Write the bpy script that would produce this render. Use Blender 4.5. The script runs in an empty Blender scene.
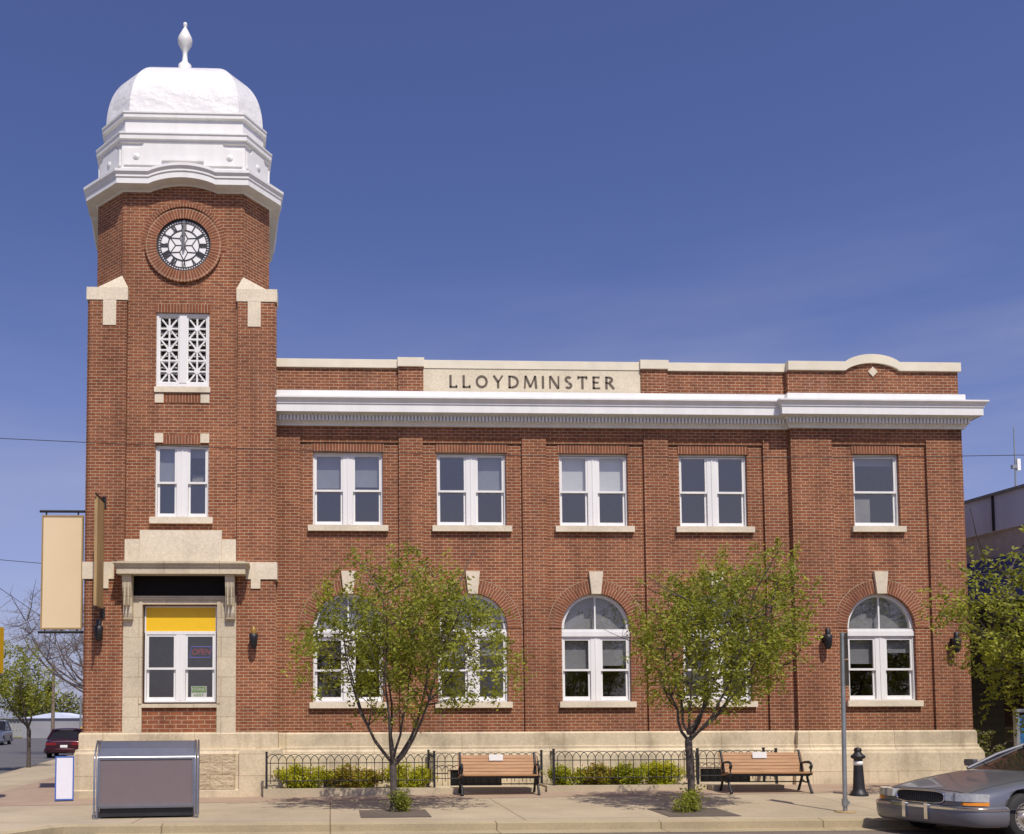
import bpy, bmesh, math, random
from mathutils import Vector, Matrix
from mathutils.geometry import tessellate_polygon

PI = math.pi
R = math.radians
C = bpy.context.scene.collection
SC = bpy.context.scene

# ------------------------------------------------------------------ camera, sky, sun, exposure
def setup_camera():
    yaw, pitch, roll = 0.04077, 0.060477, 0.0036929
    cy, sy, cp, sp = math.cos(yaw), math.sin(yaw), math.cos(pitch), math.sin(pitch)
    fw = Vector((sy * cp, cy * cp, sp)); rt = Vector((cy, -sy, 0)); up = rt.cross(fw)
    c, s = math.cos(roll), math.sin(roll)
    rt2, up2 = c * rt - s * up, s * rt + c * up
    cam = bpy.data.cameras.new('camera')
    cam.sensor_fit = 'HORIZONTAL'; cam.sensor_width = 36.0
    cam.lens = 1012.0 / 1024.0 * 36.0
    cam.shift_x = (512 - 371.25) / 1024.0
    cam.shift_y = (658.72 - 417) / 1024.0
    cam.clip_start = 0.1; cam.clip_end = 5000
    o = bpy.data.objects.new('camera', cam); C.objects.link(o)
    m = Matrix.Identity(4)
    for i in range(3):
        m[i][0], m[i][1], m[i][2] = rt2[i], up2[i], -fw[i]
    m[0][3], m[1][3], m[2][3] = 0, -22, 1.6
    o.matrix_world = m
    SC.camera = o
setup_camera()

SUN_EL, SUN_OFF = 56.0, 15.0           # elevation; degrees to the right of straight behind the camera
w = bpy.data.worlds.new('World'); SC.world = w; w.use_nodes = True
nt = w.node_tree; nt.nodes.clear()
out = nt.nodes.new('ShaderNodeOutputWorld'); bg = nt.nodes.new('ShaderNodeBackground')
sky = nt.nodes.new('ShaderNodeTexSky'); sky.sky_type = 'NISHITA'; sky.sun_disc = False
sky.sun_elevation = R(SUN_EL); sky.sun_rotation = R(180 - SUN_OFF)
sky.altitude = 600; sky.air_density = 0.9; sky.dust_density = 2.6; sky.ozone_density = 3.0
bg.inputs['Strength'].default_value = 0.115
# thin high cloud wisps, and the slightly violet blue of this sky
tc = nt.nodes.new('ShaderNodeTexCoord'); mp = nt.nodes.new('ShaderNodeMapping')
mp.inputs['Scale'].default_value = (1.2, 1.2, 7.0); mp.inputs['Rotation'].default_value = (0.12, 0.1, 0)
nz = nt.nodes.new('ShaderNodeTexNoise'); nz.inputs['Scale'].default_value = 1.7; nz.inputs['Detail'].default_value = 7; nz.inputs['Roughness'].default_value = 0.55
rp = nt.nodes.new('ShaderNodeValToRGB'); rp.color_ramp.elements[0].position = 0.36; rp.color_ramp.elements[1].position = 0.74
rp.color_ramp.elements[1].color = (0.62, 0.62, 0.62, 1)
tint = nt.nodes.new('ShaderNodeMix'); tint.data_type = 'RGBA'; tint.blend_type = 'MULTIPLY'; tint.inputs['Factor'].default_value = 1
tint.inputs[7].default_value = (0.83, 0.775, 1.09, 1)
cl = nt.nodes.new('ShaderNodeMix'); cl.data_type = 'RGBA'
cl.inputs[7].default_value = (4.1, 4.2, 5.4, 1)
nt.links.new(tc.outputs['Generated'], mp.inputs['Vector']); nt.links.new(mp.outputs[0], nz.inputs['Vector'])
nt.links.new(nz.outputs['Fac'], rp.inputs['Fac']); sx = nt.nodes.new('ShaderNodeSeparateXYZ'); nt.links.new(tc.outputs['Generated'], sx.inputs[0])
mr = nt.nodes.new('ShaderNodeMapRange'); mr.interpolation_type = 'SMOOTHSTEP'; mr.inputs[1].default_value = 0.47; mr.inputs[2].default_value = 0.20; nt.links.new(sx.outputs['Z'], mr.inputs[0])
mx = nt.nodes.new('ShaderNodeMapRange'); mx.interpolation_type = 'SMOOTHSTEP'; mx.inputs[1].default_value = -0.45; mx.inputs[2].default_value = 0.55; mx.inputs[3].default_value = 0.35; nt.links.new(sx.outputs['X'], mx.inputs[0])
mm = nt.nodes.new('ShaderNodeMath'); mm.operation = 'MULTIPLY'; nt.links.new(mr.outputs[0], mm.inputs[0]); nt.links.new(mx.outputs[0], mm.inputs[1])
m2 = nt.nodes.new('ShaderNodeMath'); m2.operation = 'MULTIPLY'; nt.links.new(mm.outputs[0], m2.inputs[0]); nt.links.new(rp.outputs['Color'], m2.inputs[1])
mh = nt.nodes.new('ShaderNodeMapRange'); mh.interpolation_type = 'SMOOTHERSTEP'; mh.inputs[1].default_value = 0.42; mh.inputs[2].default_value = 0.0; mh.inputs[4].default_value = 0.42; nt.links.new(sx.outputs['Z'], mh.inputs[0])
m3 = nt.nodes.new('ShaderNodeMath'); m3.operation = 'ADD'; m3.use_clamp = True; nt.links.new(m2.outputs[0], m3.inputs[0]); nt.links.new(mh.outputs[0], m3.inputs[1])
nt.links.new(m3.outputs[0], cl.inputs['Factor'])
nt.links.new(sky.outputs['Color'], tint.inputs[6]); nt.links.new(tint.outputs[2], cl.inputs[6])
nt.links.new(cl.outputs[2], bg.inputs['Color']); nt.links.new(bg.outputs[0], out.inputs['Surface'])

sl = bpy.data.lights.new('sun', 'SUN'); sl.energy = 4.3; sl.angle = R(0.5); sl.color = (1.0, 0.93, 0.82)
so = bpy.data.objects.new('sun', sl); C.objects.link(so)
d = Vector((math.sin(R(SUN_OFF)) * math.cos(R(SUN_EL)), -math.cos(R(SUN_OFF)) * math.cos(R(SUN_EL)), math.sin(R(SUN_EL))))
so.rotation_euler = (-d).to_track_quat('-Z', 'Y').to_euler(); so.location = (10, -30, 40)

SC.view_settings.view_transform = 'Standard'; SC.view_settings.look = 'None'
SC.view_settings.exposure = 0.0; SC.view_settings.gamma = 1.0; SC.view_settings.use_curve_mapping = False
SC.cycles.max_bounces = 8; SC.cycles.transparent_max_bounces = 12
SC.cycles.use_denoising = True

# ------------------------------------------------------------------ materials
def newmat(name):
    m = bpy.data.materials.new(name); m.use_nodes = True
    n = m.node_tree.nodes; b = n['Principled BSDF']
    return m, m.node_tree, n, m.node_tree.links, b

def coords(n, l, kind='UV', scale=(1, 1, 1)):
    t = n.new('ShaderNodeTexCoord'); mpp = n.new('ShaderNodeMapping'); mpp.inputs['Scale'].default_value = scale
    l.new(t.outputs[kind], mpp.inputs['Vector']); return mpp.outputs[0]

def noise(n, l, vec, scale, detail=5, rough=0.55):
    z = n.new('ShaderNodeTexNoise'); z.inputs['Scale'].default_value = scale; z.inputs['Detail'].default_value = detail
    z.inputs['Roughness'].default_value = rough; l.new(vec, z.inputs['Vector']); return z.outputs['Fac']

def ramp(n, l, fac, stops):
    r = n.new('ShaderNodeValToRGB'); e = r.color_ramp.elements
    while len(e) < len(stops): e.new(0.5)
    for i, (p, c) in enumerate(stops):
        e[i].position = p; e[i].color = (*c, 1) if len(c) == 3 else c
    l.new(fac, r.inputs['Fac']); return r.outputs['Color']

def mix(n, l, a, b, fac, mode='MIX'):
    m = n.new('ShaderNodeMix'); m.data_type = 'RGBA'; m.blend_type = mode
    if isinstance(fac, float): m.inputs['Factor'].default_value = fac
    else: l.new(fac, m.inputs['Factor'])
    for k, v in ((6, a), (7, b)):
        if isinstance(v, tuple): m.inputs[k].default_value = (*v, 1)
        else: l.new(v, m.inputs[k])
    return m.outputs[2]

def bump(n, l, b, h, strength=0.3, dist=0.01):
    bp = n.new('ShaderNodeBump'); bp.inputs['Strength'].default_value = strength; bp.inputs['Distance'].default_value = dist
    l.new(h, bp.inputs['Height']); l.new(bp.outputs[0], b.inputs['Normal'])

def flat(name, col, rough=0.6, metal=0.0, var=0.12, scale=6.0, bmp=0.0, spec=None, streak=False):
    m, t, n, l, b = newmat(name)
    v = coords(n, l, 'Object', (1, 1, 0.15) if streak else (1, 1, 1)); f = noise(n, l, v, scale)
    lo = tuple(c * (1 - var) for c in col); hi = tuple(min(1, c * (1 + var)) for c in col)
    l.new(ramp(n, l, f, [(0.3, lo), (0.7, hi)]), b.inputs['Base Color'])
    b.inputs['Roughness'].default_value = rough; b.inputs['Metallic'].default_value = metal
    if spec is not None: b.inputs['Specular IOR Level'].default_value = spec
    if bmp: bump(n, l, b, f, bmp, 0.02)
    return m

def brickmat(name, bw=0.192, rh=0.066, mort=0.0070, c1=(0.290, 0.104, 0.047), c2=(0.205, 0.071, 0.035), cm=(0.49, 0.37, 0.25), offset=0.5):
    m, t, n, l, b = newmat(name)
    v = coords(n, l, 'UV')
    wob = n.new('ShaderNodeVectorMath'); wob.operation = 'ADD'
    wn = n.new('ShaderNodeTexNoise'); wn.inputs['Scale'].default_value = 9; l.new(v, wn.inputs['Vector'])
    ws = n.new('ShaderNodeVectorMath'); ws.operation = 'SCALE'; ws.inputs['Scale'].default_value = 0.006
    l.new(wn.outputs['Color'], ws.inputs[0]); l.new(v, wob.inputs[0]); l.new(ws.outputs[0], wob.inputs[1])
    k = n.new('ShaderNodeTexBrick'); k.offset = offset
    k.inputs['Scale'].default_value = 1; k.inputs['Brick Width'].default_value = bw; k.inputs['Row Height'].default_value = rh
    k.inputs['Mortar Size'].default_value = mort; k.inputs['Mortar Smooth'].default_value = 0.25; k.inputs['Bias'].default_value = -0.15
    k.inputs['Color1'].default_value = (*c1, 1); k.inputs['Color2'].default_value = (*c2, 1); k.inputs['Mortar'].default_value = (*cm, 1)
    l.new(wob.outputs[0], k.inputs['Vector'])
    vo = coords(n, l, 'Object')
    big = noise(n, l, vo, 0.55, 6, 0.6)
    col = mix(n, l, k.outputs['Color'], ramp(n, l, big, [(0.3, (0.74, 0.72, 0.72)), (0.7, (1.15, 1.14, 1.12))]), 1.0, 'MULTIPLY')
    fine = noise(n, l, vo, 28, 4, 0.6)
    col = mix(n, l, col, ramp(n, l, fine, [(0.25, (0.78, 0.76, 0.76)), (0.8, (1.14, 1.14, 1.14))]), 1.0, 'MULTIPLY')
    mid = noise(n, l, coords(n, l, 'UV', (5.2, 15.2, 1)), 1.0, 1, 0.4)
    col = mix(n, l, col, ramp(n, l, mid, [(0.30, (0.80, 0.78, 0.79)), (0.46, (1.0, 1.0, 1.0)), (0.70, (1.09, 1.07, 1.03))]), 1.0, 'MULTIPLY')
    vr = coords(n, l, 'Object', (2.3, 2.3, 0.13)); sr = noise(n, l, vr, 1.4, 6, 0.6)
    col = mix(n, l, col, ramp(n, l, sr, [(0.34, (0.80, 0.78, 0.78)), (0.52, (1.0, 1.0, 1.0)), (0.72, (1.07, 1.05, 1.03))]), 1.0, 'MULTIPLY')
    # white lime bloom, in patches and runs
    vs = coords(n, l, 'Object', (1.0, 1.0, 0.22)); st = noise(n, l, vs, 1.3, 8, 0.7)
    col = mix(n, l, col, (0.42, 0.33, 0.29), ramp(n, l, st, [(0.60, (0, 0, 0)), (0.80, (0.32, 0.32, 0.32))]))
    l.new(col, b.inputs['Base Color']); b.inputs['Roughness'].default_value = 0.88; b.inputs['Specular IOR Level'].default_value = 0.25
    inv = n.new('ShaderNodeMath'); inv.operation = 'SUBTRACT'; inv.inputs[0].default_value = 1; l.new(k.outputs['Fac'], inv.inputs[1])
    bump(n, l, b, inv.outputs[0], 0.6, 0.008)
    return m

def stonemat(name, col=(0.52, 0.44, 0.31), bw=1.15, rh=0.42, joints=True, stain=0.5, rough_face=0.0):
    m, t, n, l, b = newmat(name)
    vo = coords(n, l, 'Object'); big = noise(n, l, vo, 1.1, 7, 0.62); fine = noise(n, l, vo, 22, 5, 0.65)
    c = ramp(n, l, big, [(0.28, tuple(x * (1 - 0.3 * stain) for x in col)), (0.5, col), (0.75, tuple(min(1, x * 1.13) for x in col))])
    c = mix(n, l, c, ramp(n, l, fine, [(0.25, (0.80, 0.79, 0.77)), (0.75, (1.1, 1.1, 1.1))]), 1.0, 'MULTIPLY')
    vs = coords(n, l, 'Object', (1, 1, 0.16)); s = noise(n, l, vs, 2.6, 8, 0.7)
    c = mix(n, l, c, (0.22, 0.165, 0.105), ramp(n, l, s, [(0.52, (0, 0, 0)), (0.78, (0.55 * stain,) * 3)]))
    if joints:
        v = coords(n, l, 'UV'); k = n.new('ShaderNodeTexBrick'); k.inputs['Scale'].default_value = 1
        k.inputs['Brick Width'].default_value = bw; k.inputs['Row Height'].default_value = rh; k.inputs['Mortar Size'].default_value = 0.007
        k.inputs['Color1'].default_value = (1.04, 1.03, 1.0, 1); k.inputs['Color2'].default_value = (0.92, 0.91, 0.9, 1); k.inputs['Mortar'].default_value = (0.66, 0.6, 0.52, 1)
        l.new(v, k.inputs['Vector']); c = mix(n, l, c, k.outputs['Color'], 1.0, 'MULTIPLY')
    l.new(c, b.inputs['Base Color']); b.inputs['Roughness'].default_value = 0.85; b.inputs['Specular IOR Level'].default_value = 0.25
    if rough_face:
        vb = coords(n, l, 'Object', (1, 1, 1.8)); hh = noise(n, l, vb, 5, 6, 0.6); bump(n, l, b, hh, rough_face, 0.06)
    else: bump(n, l, b, fine, 0.25, 0.01)
    return m

def glassmat(name, tint=(0.55, 0.6, 0.66), refl=1.0, add=0.03):
    m = bpy.data.materials.new(name); m.use_nodes = True; t = m.node_tree; n = t.nodes; l = t.links; n.clear()
    o = n.new('ShaderNodeOutputMaterial'); tr = n.new('ShaderNodeBsdfTransparent'); tr.inputs[0].default_value = (*tint, 1)
    g = n.new('ShaderNodeBsdfGlossy'); g.inputs['Roughness'].default_value = 0.015; g.inputs['Color'].default_value = (refl, refl * 0.94, refl * 0.82, 1)
    v = coords(n, l, 'Object'); nzf = noise(n, l, v, 1.6, 2, 0.4)
    bp = n.new('ShaderNodeBump'); bp.inputs['Strength'].default_value = 0.06; bp.inputs['Distance'].default_value = 0.05; l.new(nzf, bp.inputs['Height']); l.new(bp.outputs[0], g.inputs['Normal'])
    lw = n.new('ShaderNodeLayerWeight'); f = n.new('ShaderNodeMath'); f.operation = 'POWER'; f.inputs[1].default_value = 3.5; l.new(lw.outputs['Facing'], f.inputs[0])
    ad = n.new('ShaderNodeMath'); ad.operation = 'ADD'; ad.inputs[1].default_value = add; l.new(f.outputs[0], ad.inputs[0])
    x = n.new('ShaderNodeMixShader'); l.new(ad.outputs[0], x.inputs[0]); l.new(tr.outputs[0], x.inputs[1]); l.new(g.outputs[0], x.inputs[2]); l.new(x.outputs[0], o.inputs['Surface'])
    return m

def leafmat(name, col, trans=0.4):
    m, t, n, l, b = newmat(name)
    v = coords(n, l, 'Object'); f = noise(n, l, v, 3.0, 3)
    c = ramp(n, l, f, [(0.3, tuple(x * 0.75 for x in col)), (0.7, tuple(x * 1.2 for x in col))])
    l.new(c, b.inputs['Base Color']); b.inputs['Roughness'].default_value = 0.55; b.inputs['Specular IOR Level'].default_value = 0.3
    tl = n.new('ShaderNodeBsdfTranslucent'); l.new(mix(n, l, c, (1.2, 1.25, 0.6), 1.0, 'MULTIPLY'), tl.inputs['Color'])
    x = n.new('ShaderNodeMixShader'); x.inputs[0].default_value = trans
    l.new(b.outputs[0], x.inputs[1]); l.new(tl.outputs[0], x.inputs[2]); l.new(x.outputs[0], n['Material Output'].inputs['Surface'])
    return m

M = {}
M['brick'] = brickmat('red_brick')
M['soldier'] = brickmat('soldier_brick', bw=0.213, rh=0.066, c1=(0.275, 0.098, 0.049), c2=(0.21, 0.072, 0.038), offset=0.0)
M['apron'] = brickmat('apron_brick', bw=0.24, rh=0.09, mort=0.007)
M['stone'] = stonemat('limestone', col=(0.60, 0.525, 0.39), stain=0.7)
M['stone_plain'] = stonemat('limestone_trim', joints=False, stain=0.5, col=(0.72, 0.635, 0.49))
M['base'] = stonemat('base_stone', col=(0.64, 0.545, 0.385), bw=1.9, rh=0.45, stain=1.25)
M['joint'] = flat('mortar_joint', (0.42, 0.31, 0.21), 0.9)
M['rockface'] = stonemat('rock_faced_stone', col=(0.52, 0.43, 0.29), bw=0.5, rh=0.24, stain=0.7, rough_face=1.0)
M['coping'] = flat('cream_coping', (0.70, 0.64, 0.50), 0.7, var=0.08, scale=2, bmp=0.1)
M['white'] = flat('white_paint', (0.76, 0.755, 0.735), 0.45, var=0.06, scale=4, streak=True)
M['soffit'] = flat('weathered_white_paint', (0.66, 0.65, 0.62), 0.6, var=0.08, scale=3)
M['panel'] = stonemat('name_panel_stone', col=(0.68, 0.61, 0.46), joints=False, stain=0.3)
M['bronze'] = flat('dark_bronze_letter', (0.10, 0.075, 0.05), 0.6)
M['dark'] = flat('interior_dark', (0.26, 0.255, 0.24), 0.9)
M['blackboard'] = flat('black_board', (0.008, 0.007, 0.007), 0.8, spec=0.2)
M['glass'] = glassmat('window_glass', (0.80, 0.80, 0.80), add=0.13)
M['glass_up'] = glassmat('upper_window_glass', (0.80, 0.82, 0.84), add=0.20)
M['blind'] = flat('window_blind', (0.30, 0.31, 0.33), 0.8, var=0.06)
M['whiteblind'] = flat('white_blind', (0.80, 0.80, 0.76), 0.8, var=0.04)
M['furn'] = flat('window_clutter', (0.36, 0.34, 0.30), 0.8)
M['yellow'] = flat('yellow_board', (0.80, 0.49, 0.006), 0.5, var=0.03)
M['black'] = flat('black_iron', (0.014, 0.014, 0.016), 0.5, var=0.3)
M['steel'] = flat('brushed_steel', (0.40, 0.41, 0.43), 0.36, metal=1.0, var=0.06)
M['galv'] = flat('galvanised_steel', (0.36, 0.38, 0.38), 0.45, metal=0.7, var=0.15)
M['greypanel'] = flat('taupe_panel', (0.165, 0.13, 0.135), 0.55, var=0.03)
M['bluepaint'] = flat('blue_paint', (0.03, 0.09, 0.35), 0.5)
M['boardwhite'] = flat('white_board', (0.62, 0.61, 0.65), 0.5, var=0.03)
M['banner'] = flat('cream_banner', (0.73, 0.58, 0.36), 0.6, var=0.03, scale=1)
M['oldwood'] = flat('weathered_wood', (0.34, 0.23, 0.10), 0.75, var=0.25, scale=5, streak=True)
M['amber'] = flat('amber_glass', (0.26, 0.15, 0.02), 0.3)
M['roof'] = flat('roof_gravel', (0.25, 0.24, 0.22), 0.9)
M['bark'] = flat('grey_bark', (0.085, 0.068, 0.058), 0.9, var=0.35, scale=14, bmp=0.6)
M['bark_dark'] = flat('brown_bark', (0.07, 0.05, 0.045), 0.9, var=0.3, scale=10, bmp=0.5)
M['bark_bare'] = flat('pale_twig_bark', (0.17, 0.14, 0.13), 0.9)
M['plate'] = flat('sign_back_grey', (0.10, 0.11, 0.11), 0.5)
M['leaf'] = leafmat('leaf_green', (0.29, 0.31, 0.05), 0.5)
M['leaf_light'] = leafmat('leaf_yellow_green', (0.44, 0.44, 0.08), 0.5)
M['leaf_dark'] = leafmat('leaf_dark_green', (0.20, 0.23, 0.036), 0.5)
M['hedge'] = leafmat('hedge_lime', (0.56, 0.53, 0.035), 0.5)
M['hedge_dk'] = leafmat('hedge_green', (0.34, 0.37, 0.03), 0.45)
M['hedge_br'] = leafmat('hedge_rust', (0.34, 0.23, 0.05), 0.45)
M['conifer'] = leafmat('conifer_green', (0.045, 0.06, 0.025), 0.2)
M['olive'] = leafmat('dry_olive', (0.13, 0.12, 0.06), 0.2)

def woodmat():
    m, t, n, l, b = newmat('bench_slat_wood')
    v = coords(n, l, 'Object', (0.6, 8, 8)); f = noise(n, l, v, 4, 6, 0.65)
    l.new(ramp(n, l, f, [(0.25, (0.27, 0.13, 0.05)), (0.55, (0.40, 0.21, 0.09)), (0.8, (0.49, 0.28, 0.135))]), b.inputs['Base Color'])
    b.inputs['Roughness'].default_value = 0.6; bump(n, l, b, f, 0.3, 0.004); return m
M['wood'] = woodmat()

def wrinkled_white():
    m, t, n, l, b = newmat('wrinkled_white_metal')
    v = coords(n, l, 'Object', (1, 1, 1.6)); f = noise(n, l, v, 2.4, 3, 0.5)
    l.new(ramp(n, l, noise(n, l, v, 1.2), [(0.3, (0.72, 0.71, 0.70)), (0.7, (0.82, 0.81, 0.79))]), b.inputs['Base Color'])
    b.inputs['Roughness'].default_value = 0.24; bump(n, l, b, f, 0.8, 0.06); return m
M['dome'] = wrinkled_white()

def concretemat(name, col, slab=None, crack=0.5):
    m, t, n, l, b = newmat(name)
    v = coords(n, l, 'Object'); big = noise(n, l, v, 0.5, 8, 0.65); fine = noise(n, l, v, 35, 5, 0.7)
    c = ramp(n, l, big, [(0.3, tuple(x * 0.80 for x in col)), (0.7, tuple(x * 1.12 for x in col))])
    c = mix(n, l, c, ramp(n, l, fine, [(0.25, (0.80, 0.80, 0.80)), (0.75, (1.12, 1.12, 1.12))]), 1.0, 'MULTIPLY')
    sp = noise(n, l, v, 3.1, 5, 0.62)
    c = mix(n, l, c, tuple(x * 0.55 for x in col), ramp(n, l, sp, [(0.60, (0, 0, 0)), (0.72, (0.6 * crack,) * 3)]))
    if slab:
        k = n.new('ShaderNodeTexBrick'); k.offset = 0.0; k.inputs['Scale'].default_value = 1; k.inputs['Brick Width'].default_value = slab[0]; k.inputs['Row Height'].default_value = slab[1]
        k.inputs['Mortar Size'].default_value = 0.012; k.inputs['Color1'].default_value = (1, 1, 1, 1); k.inputs['Color2'].default_value = (0.94, 0.93, 0.92, 1); k.inputs['Mortar'].default_value = (0.5, 0.47, 0.43, 1)
        l.new(v, k.inputs['Vector']); c = mix(n, l, c, k.outputs['Color'], 1.0, 'MULTIPLY')
    l.new(c, b.inputs['Base Color']); b.inputs['Roughness'].default_value = 0.9; b.inputs['Specular IOR Level'].default_value = 0.2
    bump(n, l, b, fine, 0.3, 0.006); return m
M['sidewalk'] = concretemat('concrete_sidewalk', (0.45, 0.375, 0.265), (3.1, 1.9))
M['kerb'] = concretemat('concrete_kerb', (0.42, 0.345, 0.215), (2.6, 50), 0.9)
M['planter'] = concretemat('planter_concrete', (0.50, 0.42, 0.29), None, 0.6)
M['asphalt'] = concretemat('worn_asphalt', (0.17, 0.14, 0.115), None, 0.6)
M['asphalt_side'] = concretemat('side_street_asphalt', (0.13, 0.125, 0.13), None, 0.4)
M['soil'] = concretemat('dark_soil', (0.135, 0.11, 0.09), None, 0.8)
M['earth'] = concretemat('dry_ground', (0.22, 0.20, 0.11), None, 0.4)
M['verge'] = flat('spring_grass', (0.17, 0.17, 0.05), 0.95, var=0.3, scale=0.6)
def paver():
    m, t, n, l, b = newmat('red_pavers')
    v = coords(n, l, 'Object'); k = n.new('ShaderNodeTexBrick'); k.inputs['Scale'].default_value = 1; k.inputs['Brick Width'].default_value = 0.22; k.inputs['Row Height'].default_value = 0.11; k.inputs['Mortar Size'].default_value = 0.006
    k.inputs['Color1'].default_value = (0.34, 0.235, 0.165, 1); k.inputs['Color2'].default_value = (0.28, 0.19, 0.135, 1); k.inputs['Mortar'].default_value = (0.34, 0.27, 0.2, 1); l.new(v, k.inputs['Vector'])
    f = noise(n, l, v, 0.9, 6, 0.6); l.new(mix(n, l, k.outputs['Color'], (0.38, 0.29, 0.20), ramp(n, l, f, [(0.35, (0.1, 0.1, 0.1)), (0.7, (0.75, 0.75, 0.75))])), b.inputs['Base Color'])
    b.inputs['Roughness'].default_value = 0.9; return m
M['paver'] = paver()

def carpaint(name, col, metal=0.6, rough=0.3):
    m, t, n, l, b = newmat(name); b.inputs['Base Color'].default_value = (*col, 1); b.inputs['Metallic'].default_value = metal
    v = coords(n, l, 'Object'); f = noise(n, l, v, 3, 5); mr = n.new('ShaderNodeMapRange'); mr.inputs[3].default_value = rough - 0.06; mr.inputs[4].default_value = rough + 0.1
    l.new(f, mr.inputs[0]); l.new(mr.outputs[0], b.inputs['Roughness']); b.inputs['Coat Weight'].default_value = 0.6; b.inputs['Coat Roughness'].default_value = 0.06
    return m
M['silver'] = carpaint('silver_car_paint', (0.165, 0.17, 0.19), 0.45)
M['maroon'] = carpaint('maroon_car_paint', (0.045, 0.006, 0.012), 0.4)
M['grey_suv'] = carpaint('grey_car_paint', (0.20, 0.22, 0.26))
M['bumper'] = carpaint('bumper_grey', (0.17, 0.17, 0.185), 0.4, 0.4)
M['chrome'] = flat('chrome', (0.72, 0.72, 0.74), 0.12, metal=1.0, var=0.03)
M['tyre'] = flat('tyre_rubber', (0.022, 0.021, 0.02), 0.8)
M['carglass'] = flat('car_glass', (0.016, 0.014, 0.014), 0.06, var=0.2, spec=0.6)
M['lampglass'] = flat('headlamp_lens', (0.50, 0.50, 0.47), 0.08, metal=0.35, var=0.15, scale=20)
M['indicator'] = flat('indicator_amber', (0.75, 0.26, 0.02), 0.25)
M['taillamp'] = flat('tail_lamp_red', (0.22, 0.008, 0.012), 0.2)
M['hubcap'] = flat('hubcap_alloy', (0.55, 0.50, 0.42), 0.35, metal=0.7, var=0.1)
M['trim'] = flat('black_trim', (0.02, 0.02, 0.022), 0.6)
M['greyclad'] = flat('grey_metal_cladding', (0.64, 0.69, 0.84), 0.6, var=0.12, scale=2, streak=True)
M['beigeclad'] = flat('beige_band', (0.52, 0.50, 0.48), 0.7)
M['blueclad'] = flat('blue_fascia', (0.07, 0.10, 0.34), 0.5)
M['darksiding'] = flat('dark_green_siding', (0.022, 0.030, 0.028), 0.6)
M['shed'] = flat('white_corrugated', (0.29, 0.29, 0.30), 0.6, var=0.12, scale=0.5)
M['sheddark'] = flat('shed_dark_panel', (0.16, 0.13, 0.11), 0.8)
M['pole'] = flat('wood_pole', (0.20, 0.15, 0.11), 0.9, var=0.25)
M['green'] = flat('green_print', (0.16, 0.36, 0.03), 0.6)
M['kioskblue'] = flat('kiosk_blue', (0.02, 0.13, 0.30), 0.4)
M['paper'] = flat('white_paper', (0.82, 0.82, 0.80), 0.6, var=0.02)
def emit(name, col, s):
    m, t, n, l, b = newmat(name); b.inputs['Base Color'].default_value = (*col, 1); b.inputs['Emission Color'].default_value = (*col, 1); b.inputs['Emission Strength'].default_value = s; return m
M['neon_red'] = emit('neon_red', (0.40, 0.03, 0.04), 0.06)
M['neon_blue'] = emit('neon_blue', (0.14, 0.12, 0.60), 0.25)

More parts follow.
